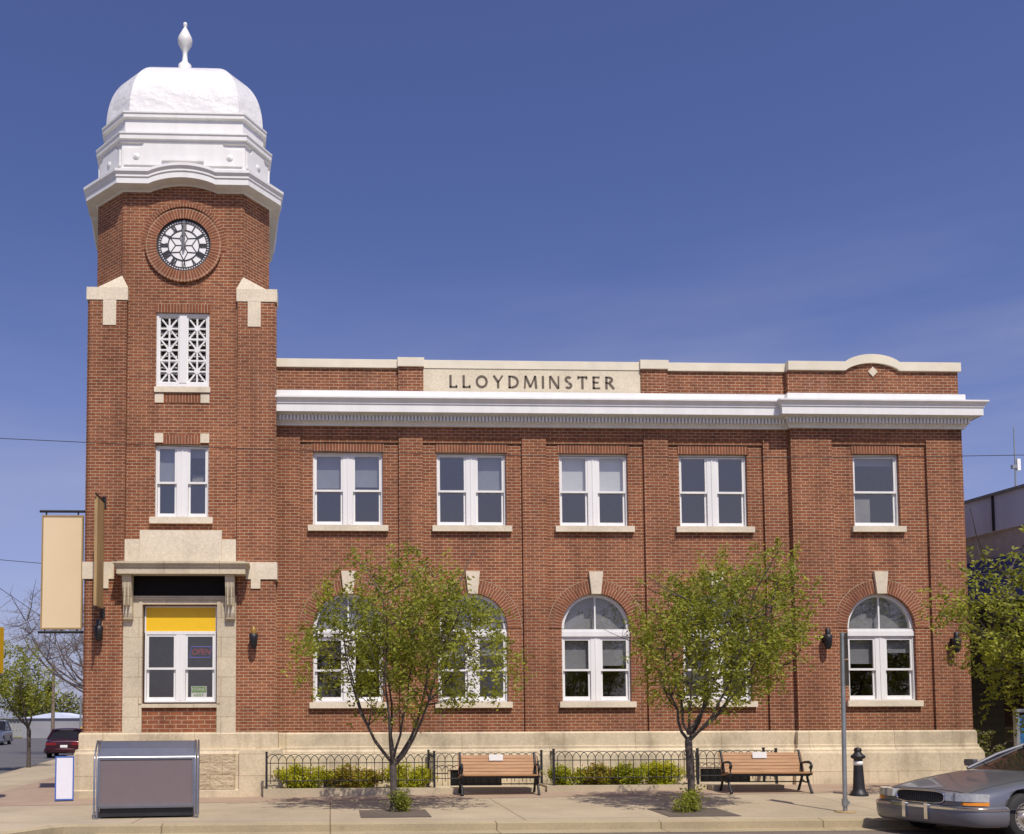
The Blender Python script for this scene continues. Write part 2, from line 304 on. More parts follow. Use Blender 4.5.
# ------------------------------------------------------------------ mesh helpers
class MB:
    def __init__(self): self.v = []; self.f = []; self.mi = []; self.uv = {}; self.sm = []
    def face(self, pts, mi=0, uv=None, smooth=False):
        i = len(self.v); self.v += [tuple(p) for p in pts]
        self.f.append(tuple(range(i, i + len(pts)))); self.mi.append(mi); self.sm.append(smooth)
        if uv: self.uv[len(self.f) - 1] = uv
    def grid(self, rows, mi=0, closed=False, smooth=True):
        i0 = len(self.v); n = len(rows[0])
        for r in rows: self.v += [tuple(p) for p in r]
        for a in range(len(rows) - 1):
            for b in range(n if closed else n - 1):
                c = (b + 1) % n
                self.f.append((i0 + a * n + b, i0 + a * n + c, i0 + (a + 1) * n + c, i0 + (a + 1) * n + b)); self.mi.append(mi); self.sm.append(smooth)
    def box(self, x0, x1, y0, y1, z0, z1, mi=0, skip=''):
        P = [(x0, y0, z0), (x1, y0, z0), (x1, y1, z0), (x0, y1, z0), (x0, y0, z1), (x1, y0, z1), (x1, y1, z1), (x0, y1, z1)]
        for key, q in (('b', (3, 2, 1, 0)), ('t', (4, 5, 6, 7)), ('f', (0, 1, 5, 4)), ('k', (2, 3, 7, 6)), ('l', (3, 0, 4, 7)), ('r', (1, 2, 6, 5))):
            if key not in skip: self.face([P[k] for k in q], mi)
        return self
    def prism_y(self, poly, y0, y1, mi=0):      # poly in (x,z), counter-clockwise seen from -Y; y0 is the front
        self.face([(x, y0, z) for x, z in poly], mi); self.face([(x, y1, z) for x, z in reversed(poly)], mi)
        n = len(poly)
        for i in range(n):
            a, b = poly[i], poly[(i + 1) % n]
            self.face([(a[0], y1, a[1]), (b[0], y1, b[1]), (b[0], y0, b[1]), (a[0], y0, a[1])], mi)
        return self
    def prism_z(self, poly, z0, z1, mi=0):
        self.face([(x, y, z1) for x, y in poly], mi); self.face([(x, y, z0) for x, y in reversed(poly)], mi)
        n = len(poly)
        for i in range(n):
            a, b = poly[i], poly[(i + 1) % n]
            self.face([(a[0], a[1], z0), (b[0], b[1], z0), (b[0], b[1], z1), (a[0], a[1], z1)], mi)
        return self
    def tube(self, pts, radii, n=8, mi=0, cap=True):
        pts = [Vector(p) for p in pts]
        if not isinstance(radii, (list, tuple)): radii = [radii] * len(pts)
        rows = []; u = None
        for i, p in enumerate(pts):
            t = (pts[min(i + 1, len(pts) - 1)] - pts[max(i - 1, 0)])
            if t.length < 1e-9: t = Vector((0, 0, 1))
            t.normalize()
            if u is None: u = t.orthogonal().normalized()
            u = (u - t * u.dot(t))
            u = u.normalized() if u.length > 1e-6 else t.orthogonal().normalized()
            v = t.cross(u)
            rows.append([p + (u * math.cos(2 * PI * k / n) + v * math.sin(2 * PI * k / n)) * radii[i] for k in range(n)])
        self.grid(rows, mi, closed=True)
        if cap:
            self.face(list(reversed(rows[0])), mi); self.face(rows[-1], mi)
        return self
    def lathe(self, cx, cy, prof, n=20, mi=0, cap=True):   # prof [(r,z)]
        rows = [[(cx + r * math.cos(2 * PI * k / n), cy + r * math.sin(2 * PI * k / n), z) for k in range(n)] for r, z in prof]
        self.grid(rows, mi, closed=True)
        if cap: self.face(list(reversed(rows[0])), mi); self.face(rows[-1], mi)
        return self
    def sweep(self, path, prof, closed=False, mi=0, zoff=None, cap=True):
        # path [(x,y)], walked so that the outside is on the right hand; prof [(offset,z)]
        n = len(path); P = [Vector(p) for p in path]; rows = []
        for i in range(n):
            if closed: a, b, c = P[i - 1], P[i], P[(i + 1) % n]
            else: a, b, c = P[max(i - 1, 0)], P[i], P[min(i + 1, n - 1)]
            d1 = (b - a).normalized() if (b - a).length > 1e-9 else (c - b).normalized()
            d2 = (c - b).normalized() if (c - b).length > 1e-9 else d1
            n1 = Vector((d1.y, -d1.x)); n2 = Vector((d2.y, -d2.x)); m = n1 + n2
            m = m / max(1e-6, m.dot(n1))
            z = zoff[i] if zoff else 0
            rows.append([(b.x + m.x * o, b.y + m.y * o, h + z) for o, h in prof])
        rr = rows + [rows[0]] if closed else rows
        for a in range(len(rr) - 1):
            for k in range(len(prof) - 1):
                self.face([rr[a][k], rr[a + 1][k], rr[a + 1][k + 1], rr[a][k + 1]], mi)
        if not closed and cap:
            self.face(list(reversed(rows[0])), mi); self.face(rows[-1], mi)
        return self
    def wall_y(self, y, outer, holes, depth, mi=0, rmi=None):
        # wall sheet in the plane y, facing -Y, with openings and reveals running back `depth`
        polys = [[Vector((x, z, 0)) for x, z in outer]] + [[Vector((x, z, 0)) for x, z in h] for h in holes]
        flatp = [p for q in polys for p in q]
        for tri in tessellate_polygon(polys):
            p = [flatp[k] for k in tri]
            if ((p[1] - p[0]).cross(p[2] - p[0])).z < 0: p.reverse()
            self.face([(q.x, y, q.y) for q in p], mi)
        for h in holes:
            n = len(h)
            for i in range(n):
                a, b = h[i], h[(i + 1) % n]
                self.face([(a[0], y, a[1]), (b[0], y, b[1]), (b[0], y + depth, b[1]), (a[0], y + depth, a[1])], mi if rmi is None else rmi)
    def build(self, name, mats, parent=None, weld=False):
        me = bpy.data.meshes.new(name); me.from_pydata(self.v, [], self.f)
        if not isinstance(mats, (list, tuple)): mats = [mats]
        for m in mats: me.materials.append(m)
        me.polygons.foreach_set('material_index', self.mi); me.polygons.foreach_set('use_smooth', self.sm)
        ul = me.uv_layers.new(name='UVMap')
        co = me.vertices
        for p in me.polygons:
            cu = self.uv.get(p.index); nr = p.normal
            for k, li in enumerate(p.loop_indices):
                if cu: ul.data[li].uv = cu[k]
                else:
                    q = co[me.loops[li].vertex_index].co
                    if abs(nr.z) > 0.75: ul.data[li].uv = (q.x, q.y)
                    else:
                        t = Vector((-nr.y, nr.x, 0)); t = t.normalized() if t.length > 1e-6 else Vector((1, 0, 0))
                        ul.data[li].uv = (q.x * t.x + q.y * t.y, q.z)
        if weld:
            bm = bmesh.new(); bm.from_mesh(me); bmesh.ops.remove_doubles(bm, verts=bm.verts, dist=1e-4); bm.to_mesh(me); bm.free()
        o = bpy.data.objects.new(name, me); C.objects.link(o)
        if parent: o.parent = parent
        return o

def tag(o, label, cat=None, group=None, kind=None):
    if label: o['label'] = label
    if cat: o['category'] = cat
    if group: o['group'] = group
    if kind: o['kind'] = kind
    return o
def empty(name, loc=(0, 0, 0), rz=0.0):
    o = bpy.data.objects.new(name, None); C.objects.link(o); o.location = loc; o.rotation_euler = (0, 0, rz); o.empty_display_size = 0.2; return o
def copy_tree(o, parent=None):
    c = o.copy(); C.objects.link(c)
    if parent: c.parent = parent
    for ch in list(o.children): copy_tree(ch, c)
    return c
def structure(name, mb, mat):
    o = mb.build(name, mat); o['kind'] = 'structure'; return o
def bevel(o, wd, seg=2):
    b = o.modifiers.new('edge_round', 'BEVEL'); b.width = wd; b.segments = seg; b.limit_method = 'ANGLE'; return o
def subsurf(o, lv=2):
    s = o.modifiers.new('smooth', 'SUBSURF'); s.levels = lv; s.render_levels = lv; return o
def text(name, body, size, loc, mat, parent=None, extrude=0.008, align='CENTER', spacing=1.0, shear=0.0, xs=1.0):
    cu = bpy.data.curves.new(name, 'FONT'); cu.body = body; cu.size = size; cu.extrude = extrude; cu.align_x = align; cu.align_y = 'CENTER'
    cu.space_character = spacing; cu.shear = shear
    o = bpy.data.objects.new(name, cu); C.objects.link(o); bpy.context.view_layer.update()
    dg = bpy.context.evaluated_depsgraph_get(); me = bpy.data.meshes.new_from_object(o.evaluated_get(dg)); me.name = name
    C.objects.unlink(o); bpy.data.objects.remove(o)
    me.transform(Matrix.Diagonal((xs, 1, 1, 1))); me.transform(Matrix.Rotation(R(90), 4, 'X'))
    me.materials.clear(); me.materials.append(mat)
    q = bpy.data.objects.new(name, me); C.objects.link(q); q.location = loc
    if parent: q.parent = parent
    return q
def arc(cx, cz, r, a0, a1, n):
    return [(cx + r * math.cos(R(a0 + (a1 - a0) * i / n)), cz + r * math.sin(R(a0 + (a1 - a0) * i / n))) for i in range(n + 1)]

# ------------------------------------------------------------------ ground
def lerp_tab(x, tab):
    if x <= tab[0][0]: return tab[0][1]
    for (a, u), (b, v) in zip(tab, tab[1:]):
        if x <= b: return u + (v - u) * (x - a) / (b - a)
    return tab[-1][1]
KY = -6.15
def gz(X, Y):
    a = lerp_tab(X, [(-4.1, 0.0), (-2, 0.0), (-1, 0.035), (5, 0.11), (9, 0.15), (14, 0.22)])
    return a * min(1, max(0, (Y - KY) / 4.95))

mb = MB(); mb.face([(-1500, -1500, -0.30), (1500, -1500, -0.30), (1500, 1500, -0.30), (-1500, 1500, -0.30)]); structure('ground', mb, M['earth'])
mb = MB(); mb.face([(-300, -26, -0.135), (300, -26, -0.135), (300, -5.9, -0.135), (-300, -5.9, -0.135)]); structure('main_road', mb, M['asphalt'])
side_kerb = [(-9.15, -2.0), (-9.3, 3.0), (-10.4, 11.6), (-11.9, 22.9), (-16.4, 57.0), (-23.0, 107.0)]
mb = MB()
mb.face([(-26, -5.9, -0.131), (-6.5, -5.9, -0.131), (-8.5, 0, -0.131), (-9.2, 8, -0.131), (-11.3, 24, -0.131), (-22.4, 107, -0.131), (-62, 107, -0.131), (-30, 24, -0.131)]); structure('side_road', mb, M['asphalt_side'])
mb = MB(); mb.face([(-200, 70, -0.2), (-12, 70, -0.2), (-12, 260, -0.2), (-200, 260, -0.2)]); structure('grass_field', mb, M['verge'])
edge = [(-4.10, KY), (-4.2, -6.28), (-4.4, -6.6), (-4.7, -7.2), (-5.15, -7.8), (-5.8, -8.2), (-6.8, -8.3), (-7.8, -7.9), (-8.6, -6.9), (-8.95, -5.4), (-9.05, -3.8)] + side_kerb
def inset(pl, dd):
    P = [Vector(p) for p in pl]; o = []
    for i, p in enumerate(P):
        t = (P[min(i + 1, len(P) - 1)] - P[max(i - 1, 0)]).normalized(); o.append(p + Vector((t.y, -t.x)) * dd)
    return [tuple(p) for p in o]
inn = inset(edge, 0.16); inn[0] = (-4.10, KY + 0.16)
# sidewalk: sloping part in front of the facade, flat part round the corner
mb = MB()
xs = [-4.10, -2.0, -1.0] + [-1 + 0.5 * i for i in range(1, 31)] + [60.0]; ys = [KY + 0.16] + [KY + 0.16 + 0.47 * i for i in range(1, 10)] + [-1.2, 1.0, 40]
for i in range(len(xs) - 1):
    for j in range(len(ys) - 1):
        a, b, c, e = xs[i], xs[i + 1], ys[j], ys[j + 1]
        mb.face([(a, c, gz(a, c)), (b, c, gz(b, c)), (b, e, gz(b, e)), (a, e, gz(a, e))])
poly = [Vector((x, y, 0)) for x, y in list(reversed(inn)) + [(-4.10, 0.0), (-4.10, 107)]]
for tri in tessellate_polygon([poly]):
    p = [poly[k] for k in tri]
    if ((p[1] - p[0]).cross(p[2] - p[0])).z < 0: p.reverse()
    mb.face(p)
structure('sidewalk', mb, M['sidewalk'])
mb = MB()
full = [(60, KY)] + edge; finn = [(60, KY + 0.16)] + inn
for i in range(len(full) - 1):
    a, b, ai, bi = full[i], full[i + 1], finn[i], finn[i + 1]
    mb.face([(b[0], b[1], -0.02), (a[0], a[1], -0.02), (ai[0], ai[1], 0.004), (bi[0], bi[1], 0.004)])
    mb.face([(b[0], b[1], -0.02), (b[0], b[1], -0.2), (a[0], a[1], -0.2), (a[0], a[1], -0.02)])
structure('kerb', mb, M['kerb'])
# worn gutter strip beside the kerb
mb = MB(); mb.face([(-3.6, KY - 0.42, -0.131), (60, KY - 0.42, -0.131), (60, KY, -0.127), (-3.6, KY, -0.127)]); structure('gutter', mb, M['kerb'])
# band of red pavers along the building and round the corner
mb = MB()
for i in range(1, len(xs) - 1):
    a, b = max(xs[i], -2.0), min(xs[i + 1], 16)
    if b <= a: continue
    mb.face([(a, -2.25, gz(a, -2.25) + 0.004), (b, -2.25, gz(b, -2.25) + 0.004), (b, -1.2, gz(b, -1.2) + 0.004), (a, -1.2, gz(a, -1.2) + 0.004)])
    mb.face([(a, -1.2, gz(a, -1.2) + 0.004), (b, -1.2, gz(b, -1.2) + 0.004), (b, 0.2, gz(b, 0.2) + 0.004), (a, 0.2, gz(a, 0.2) + 0.004)])
mb.face([(-7.0, -2.6, 0.004), (-2.0, -2.0, 0.004), (-2.0, -0.3, 0.004), (-5.3, -0.3, 0.004), (-5.3, 30, 0.004), (-9.6, 30, 0.004), (-7.4, 0.6, 0.004)])
structure('brick_paving', mb, M['paver'])

# ------------------------------------------------------------------ the main building
BLD = empty('brick_building', (0, 0, 0))
tag(BLD, 'red brick two-storey building with white domed clock tower and cream LLOYDMINSTER name panel', 'building')

BAYS = [0.40, 3.13, 5.86, 8.56]; PAV = 12.21
HW = 0.765
def arched_hole(cx, hw=HW, z0=1.99, zs=3.60):
    return [(cx - hw, z0), (cx + hw, z0), (cx + hw, zs)] + arc(cx, zs, hw, 0, 180, 22)[1:-1] + [(cx - hw, zs)]
def rect(x0, x1, z0, z1): return [(x0, z0), (x1, z0), (x1, z1), (x0, z1)]
up_z0, up_z1 = 5.865, 7.50
PY, FY = -0.07, -0.13                       # pilaster plane, pavilion recess plane
PAVX0, PAVX1, PPY = 10.25, 14.16, -0.20     # pavilion and its pier plane

mb = MB()
holes = [arched_hole(c) for c in BAYS] + [rect(c - 0.77, c + 0.77, up_z0, up_z1) for c in BAYS]
mb.wall_y(0.0, [(-1.45, 0), (PAVX0 + 0.05, 0), (PAVX0 + 0.05, 7.715), (-1.45, 7.715)], holes, 0.30)
for a, b in ((-1.4, -0.65), (1.52, 2.05), (4.25, 4.79), (6.98, 7.53), (9.68, PAVX0 + 0.02)):
    mb.box(a, b, PY, 0.05, 0.3, 7.715, skip='bk')
mb.wall_y(FY, [(11.15, 0), (13.37, 0), (13.37, 7.715), (11.15, 7.715)], [arched_hole(PAV), rect(PAV - 0.525, PAV + 0.525, up_z0, up_z1)], 0.30)
mb.box(PAVX0, 11.18, PPY, 0.3, 0.3, 7.715, skip='bk'); mb.box(13.34, PAVX1, PPY, 0.3, 0.3, 7.715, skip='bk')
# corbelled courses above the sunk bays, then the frieze and the parapet
for (z0, z1, dd) in ((7.715, 7.795, 0.036), (7.795, 7.88, 0.062)):
    for a, b in ((-0.65, 1.52), (2.05, 4.25), (4.79, 6.98), (7.53, 9.68)): mb.box(a, b, -dd, 0.05, z0, z1, skip='lr')
    mb.box(11.18, 13.34, FY - dd, 0.05, z0, z1, skip='lr')
    for a, b in ((-1.4, -0.65), (1.52, 2.05), (4.25, 4.79), (6.98, 7.53), (9.68, PAVX0 + 0.02)): mb.box(a, b, PY, 0.05, z0, z1)
    for a, b in ((PAVX0, 11.18), (13.34, PAVX1)): mb.box(a, b, PPY, 0.05, z0, z1)
mb.box(-1.4, PAVX0, PY, 0.3, 7.88, 8.70, skip='l'); mb.box(PAVX0, PAVX1, PPY, 0.3, 7.88, 8.70)
# right side, back and inner faces
mb.face([(PAVX1, 0.3, 0), (PAVX1, 14, 0), (PAVX1, 14, 9.0), (PAVX1, 0.3, 9.0)])
mb.face([(PAVX1, 14, 0), (-5.2, 14, 0), (-5.2, 14, 9.0), (PAVX1, 14, 9.0)])
mb.face([(-5.2, 14, 0), (-5.2, 3.6, 0), (-5.2, 3.6, 9.0), (-5.2, 14, 9.0)])
mb.build('wall', M['brick'], BLD)
# dark rooms behind the windows: floor, inner ceiling and back partition
mb = MB()
mb.box(-1.0, 14.1, 0.35, 5.5, 0.6, 0.7); mb.box(-1.0, 14.1, 0.35, 5.5, 4.75, 5.05); mb.box(-1.0, 14.1, 5.5, 5.6, 0.7, 8.6); mb.box(-1.0, 14.1, 0.35, 5.5, 8.3, 8.4)
mb.box(13.85, 13.95, 0.35, 5.5, 0.7, 8.3); mb.build('inner_room', M['dark'], BLD)
mb = MB(); mb.face([(-5.2, 3.5, 8.95), (-1.15, 3.5, 8.95), (-1.15, 0.2, 8.95), (PAVX1, 0.2, 8.95), (PAVX1, 14, 8.95), (-5.2, 14, 8.95)]); mb.build('roof', M['roof'], BLD)
# parapet
mb = MB()
mb.box(-1.6, 1.52, 0.0, 0.30, 8.70, 9.39, skip='bl'); mb.box(1.52, 2.07, -0.06, 0.3, 8.70, 9.41, skip='b')
mb.box(6.95, 7.55, -0.06, 0.3, 8.70, 9.41, skip='b'); mb.box(7.55, PAVX0, 0.0, 0.3, 8.70, 9.39, skip='b')
mb.box(2.07, 6.95, 0.0, 0.3, 8.70, 9.39, skip='b')
pav_top = [(PAVX1, 9.39)] + [(PAV - 0.03 + t * 0.62, 9.39 + 0.175 * (1 - t * t) ** 0.8) for t in [1 - k / 10 for k in range(21)]] + [(PAVX0, 9.39)]
mb.prism_y([(PAVX0, 8.70), (PAVX1, 8.70)] + pav_top, -0.14, 0.3)
mb.box(13.94, PAVX1, 0.3, 14, 8.7, 9.39)
mb.build('parapet', M['brick'], BLD)
mb = MB()
prof = [(-0.34, 9.39), (0.05, 9.39), (0.05, 9.57), (0.02, 9.585), (-0.34, 9.585)]
mb.sweep([(-1.6, 0.0), (1.50, 0.0)], prof); mb.sweep([(2.09, 0.0), (6.93, 0.0)], prof); mb.sweep([(7.57, 0.0), (PAVX0 - 0.002, 0.0)], prof)
prof2 = [(-0.34, 9.41), (0.055, 9.41), (0.055, 9.605), (0.02, 9.62), (-0.34, 9.62)]
mb.sweep([(1.50, -0.06), (2.09, -0.06)], prof2); mb.sweep([(6.93, -0.06), (7.57, -0.06)], prof2)
# pavilion coping follows the segmental crest
top = [(PAVX0, 9.39)] + [(PAV - 0.03 - t * 0.62, 9.39 + 0.175 * (1 - t * t) ** 0.8) for t in [1 - k / 10 for k in range(21)]] + [(PAVX1 + 0.05, 9.39)]
for i in range(len(top) - 1):
    a, b = top[i], top[i + 1]; y0, y1, h = -0.20, 0.34, 0.20
    A = [(a[0], y0, a[1]), (b[0], y0, b[1]), (b[0], y0, b[1] + h), (a[0], y0, a[1] + h)]
    Bk = [(x, y1, z) for x, y, z in A]
    mb.face(A); mb.face([A[3], A[2], Bk[2], Bk[3]]); mb.face([A[1], A[0], Bk[0], Bk[1]]); mb.face(list(reversed(Bk)))
    if i == 0: mb.face([A[0], A[3], Bk[3], Bk[0]])
    if i == len(top) - 2: mb.face([A[2], A[1], Bk[1], Bk[2]])
mb.box(13.9, PAVX1 + 0.05, 0.34, 14.05, 9.39, 9.585)
bevel(mb.build('coping', M['coping'], BLD), 0.008)
mb = MB(); cz = 9.375; mb.prism_y([(PAV - 0.01, cz - 0.115), (PAV + 0.10, cz), (PAV - 0.01, cz + 0.115), (PAV - 0.12, cz)], -0.165, -0.12); mb.build('diamond_inset', M['stone_plain'], BLD)
# name panel with its letters
mb = MB(); mb.box(2.075, 6.945, -0.035, 0.05, 8.72, 9.385); pn = mb.build('name_panel', M['panel'], BLD)
def letters(body, x0, x1, z, h, mat, parent, y):
    # letters drawn as strokes of flat bar, like cut and inlaid capitals
    t = h * 0.178
    n = len(body); widths = {'I': 0.16, 'L': 0.62, 'O': 0.95, 'M': 1.0, 'Y': 0.8, 'D': 0.82, 'N': 0.8, 'S': 0.62, 'T': 0.78, 'E': 0.6, 'R': 0.68}
    tot = sum(widths[c] for c in body) * h; gap = (x1 - x0 - tot) / (n - 1); x = x0
    for ch in body:
        wd = widths[ch] * h; m = MB()
        def bar(p, q, tt=t):
            p, q = Vector(p), Vector(q); dv = (q - p).normalized(); nn = Vector((-dv.y, dv.x)) * tt / 2
            a = [p - nn, q - nn, q + nn, p + nn]; m.prism_y([(v.x + x, v.y + z) for v in a], y, y + 0.03)
        def curve(cx, cz_, rx, rz, a0, a1, k=16, tt=t):
            for i in range(k):
                A, B2 = R(a0 + (a1 - a0) * i / k), R(a0 + (a1 - a0) * (i + 1) / k)
                o = [(cx + rx * math.cos(A), cz_ + rz * math.sin(A)), (cx + rx * math.cos(B2), cz_ + rz * math.sin(B2)),
                     (cx + (rx - tt) * math.cos(B2), cz_ + (rz - tt) * math.sin(B2)), (cx + (rx - tt) * math.cos(A), cz_ + (rz - tt) * math.sin(A))]
                if a1 < a0: o.reverse()
                m.prism_y([(u + x, v + z) for u, v in o], y, y + 0.03)
        th = t * 0.72
        if ch == 'L': bar((t / 2, 0), (t / 2, h)); bar((0, th / 2), (wd, th / 2), th); bar((wd - th / 2, 0), (wd - th / 2, h * 0.22), th)
        if ch == 'O': curve(wd / 2, h / 2, wd / 2, h / 2 * 1.02, 0, 360, 28)
        if ch == 'Y': bar((0.05 * h, h), (wd / 2, h * 0.48)); bar((wd - 0.05 * h, h), (wd / 2, h * 0.48), th); bar((wd / 2, 0), (wd / 2, h * 0.52))
        if ch == 'D': bar((t / 2, 0), (t / 2, h)); curve(wd * 0.38, h / 2, wd * 0.62, h / 2, 90, -90, 18); bar((0, th / 2), (wd * 0.4, th / 2), th); bar((0, h - th / 2), (wd * 0.4, h - th / 2), th)
        if ch == 'M': bar((0.05 * h, 0), (0.12 * h, h), th); bar((wd - 0.05 * h, 0), (wd - 0.12 * h, h)); bar((0.12 * h, h), (wd / 2, 0.1 * h)); bar((wd - 0.12 * h, h), (wd / 2, 0.1 * h), th)
        if ch == 'I': bar((wd / 2, 0), (wd / 2, h))
        if ch == 'N': bar((th / 2, 0), (th / 2, h), th); bar((wd - th / 2, 0), (wd - th / 2, h), th); bar((t / 2, h), (wd - t / 2, 0))
        if ch == 'S': curve(wd / 2, h * 0.74, wd * 0.48, h * 0.27, 35, 270, 14); curve(wd / 2, h * 0.26, wd * 0.5, h * 0.27, 90, -145, 14)
        if ch == 'T': bar((wd / 2, 0), (wd / 2, h)); bar((0, h - th / 2), (wd, h - th / 2), th); bar((th / 2, h * 0.78), (th / 2, h), th); bar((wd - th / 2, h * 0.78), (wd - th / 2, h), th)
        if ch == 'E':
            bar((t / 2, 0), (t / 2, h))
            for zz, q in ((th / 2, 1), (h - th / 2, 0.95), (h * 0.52, 0.8)): bar((0, zz), (wd * q, zz), th)
        if ch == 'R': bar((t / 2, 0), (t / 2, h)); curve(wd * 0.45, h * 0.74, wd * 0.47, h * 0.265, 90, -90, 12); bar((0, h - th / 2), (wd * 0.46, h - th / 2), th); bar((0, h * 0.49), (wd * 0.46, h * 0.49), th); bar((wd * 0.45, h * 0.48), (wd, 0.02 * h))
        m.build('letter', mat, parent); x += wd + gap
letters('LLOYDMINSTER', 2.655, 6.345, 8.955, 0.285, M['bronze'], pn, -0.042)

# cornice: white sheet-metal profile with dentils
mb = MB()
cpath = [(-1.4, PY), (PAVX0, PY), (PAVX0, PPY), (PAVX1, PPY), (PAVX1, 14)]
cprof = [(0.0, 8.055), (0.05, 8.055), (0.05, 8.090), (0.085, 8.110), (0.085, 8.135), (0.115, 8.150), (0.115, 8.240), (0.17, 8.260), (0.17, 8.285), (0.30, 8.305), (0.30, 8.290), (0.315, 8.290), (0.315, 8.455), (0.335, 8.465), (0.335, 8.490), (0.36, 8.535), (0.40, 8.575), (0.40, 8.610), (0.10, 8.660), (0.075, 8.675), (0.075, 8.835), (0.0, 8.850)]
mb.sweep(cpath, cprof); co = mb.build('cornice', M['white'], BLD)
mb = MB(); x = -1.1
while x < PAVX0 - 0.16: mb.box(x, x + 0.042, PY - 0.185, PY - 0.11, 8.14, 8.25); x += 0.078
x = PAVX0 - 0.10
while x < PAVX1 + 0.1: mb.box(x, x + 0.042, PPY - 0.185, PPY - 0.11, 8.14, 8.25); x += 0.078
mb.build('dentil_course', M['white'], co)

# stone base with sloped water table
mb = MB()
bpath = [(-1.4, PY), (PAVX0, PY), (PAVX0, PPY), (PAVX1, PPY), (PAVX1, 14)]
bprof = [(0.0, -0.1), (0.17, -0.1), (0.17, 0.30), (0.155, 0.50), (0.145, 0.84), (0.11, 0.93), (0.075, 0.965), (0.075, 1.02), (0.05, 1.03), (0.05, 1.30), (0.02, 1.335), (0.0, 1.335)]
mb.sweep(bpath, bprof); mb.build('stone_base', M['base'], BLD)
# basement windows sunk in the base
for c in BAYS:
    mb = MB(); mb.box(c - 0.55, c + 0.55, PY - 0.185, PY - 0.1, gz(c, -0.3) + 0.02, 0.52)
    mb.box(c - 0.60, c - 0.55, PY - 0.20, PY - 0.1, gz(c, -0.3), 0.56, 1); mb.box(c + 0.55, c + 0.60, PY - 0.20, PY - 0.1, gz(c, -0.3), 0.56, 1); mb.box(c - 0.55, c + 0.55, PY - 0.20, PY - 0.1, 0.52, 0.56, 1)
    mb.build('basement_window', [M['blackboard'], M['base']], BLD)

# ---- windows
def ring_frame(mb, x0, x1, z0, z1, t, y0, y1, tb=None):
    tb = tb or t
    mb.box(x0, x0 + t, y0, y1, z0, z1); mb.box(x1 - t, x1, y0, y1, z0, z1)
    mb.box(x0 + t, x1 - t, y0, y1, z0, z0 + tb); mb.box(x0 + t, x1 - t, y0, y1, z1 - t, z1)
def sash(mb, win, x0, x1, z0, z1, y, blind=None):
    """one double-hung sash pair: adds frame to mb, panes and blinds as children of win"""
    zm = z0 + (z1 - z0) * 0.485
    ring_frame(mb, x0, x1, zm - 0.025, z1, 0.045, y - 0.03, y + 0.01)
    ring_frame(mb, x0 + 0.004, x1 - 0.004, z0, zm + 0.02, 0.045, y + 0.015, y + 0.05, 0.075)
    p = MB(); p.face([(x0 + 0.03, y - 0.008, zm), (x1 - 0.03, y - 0.008, zm), (x1 - 0.03, y - 0.008, z1 - 0.03), (x0 + 0.03, y - 0.008, z1 - 0.03)]); p.build('pane', M['glass_up' if z0 > 5 else 'glass'], win)
    p = MB(); p.face([(x0 + 0.03, y + 0.032, z0 + 0.03), (x1 - 0.03, y + 0.032, z0 + 0.03), (x1 - 0.03, y + 0.032, zm), (x0 + 0.03, y + 0.032, zm)]); p.build('pane', M['glass_up' if z0 > 5 else 'glass'], win)
    if blind:
        frac, mk = blind
        zb = z1 - (z1 - z0) * frac
        p = MB(); p.box(x0 - 0.02, x1 + 0.02, y + 0.10, y + 0.108, zb, z1); p.box(x0 - 0.02, x1 + 0.02, y + 0.094, y + 0.114, zb - 0.03, zb); p.build('blind', M[mk], win)
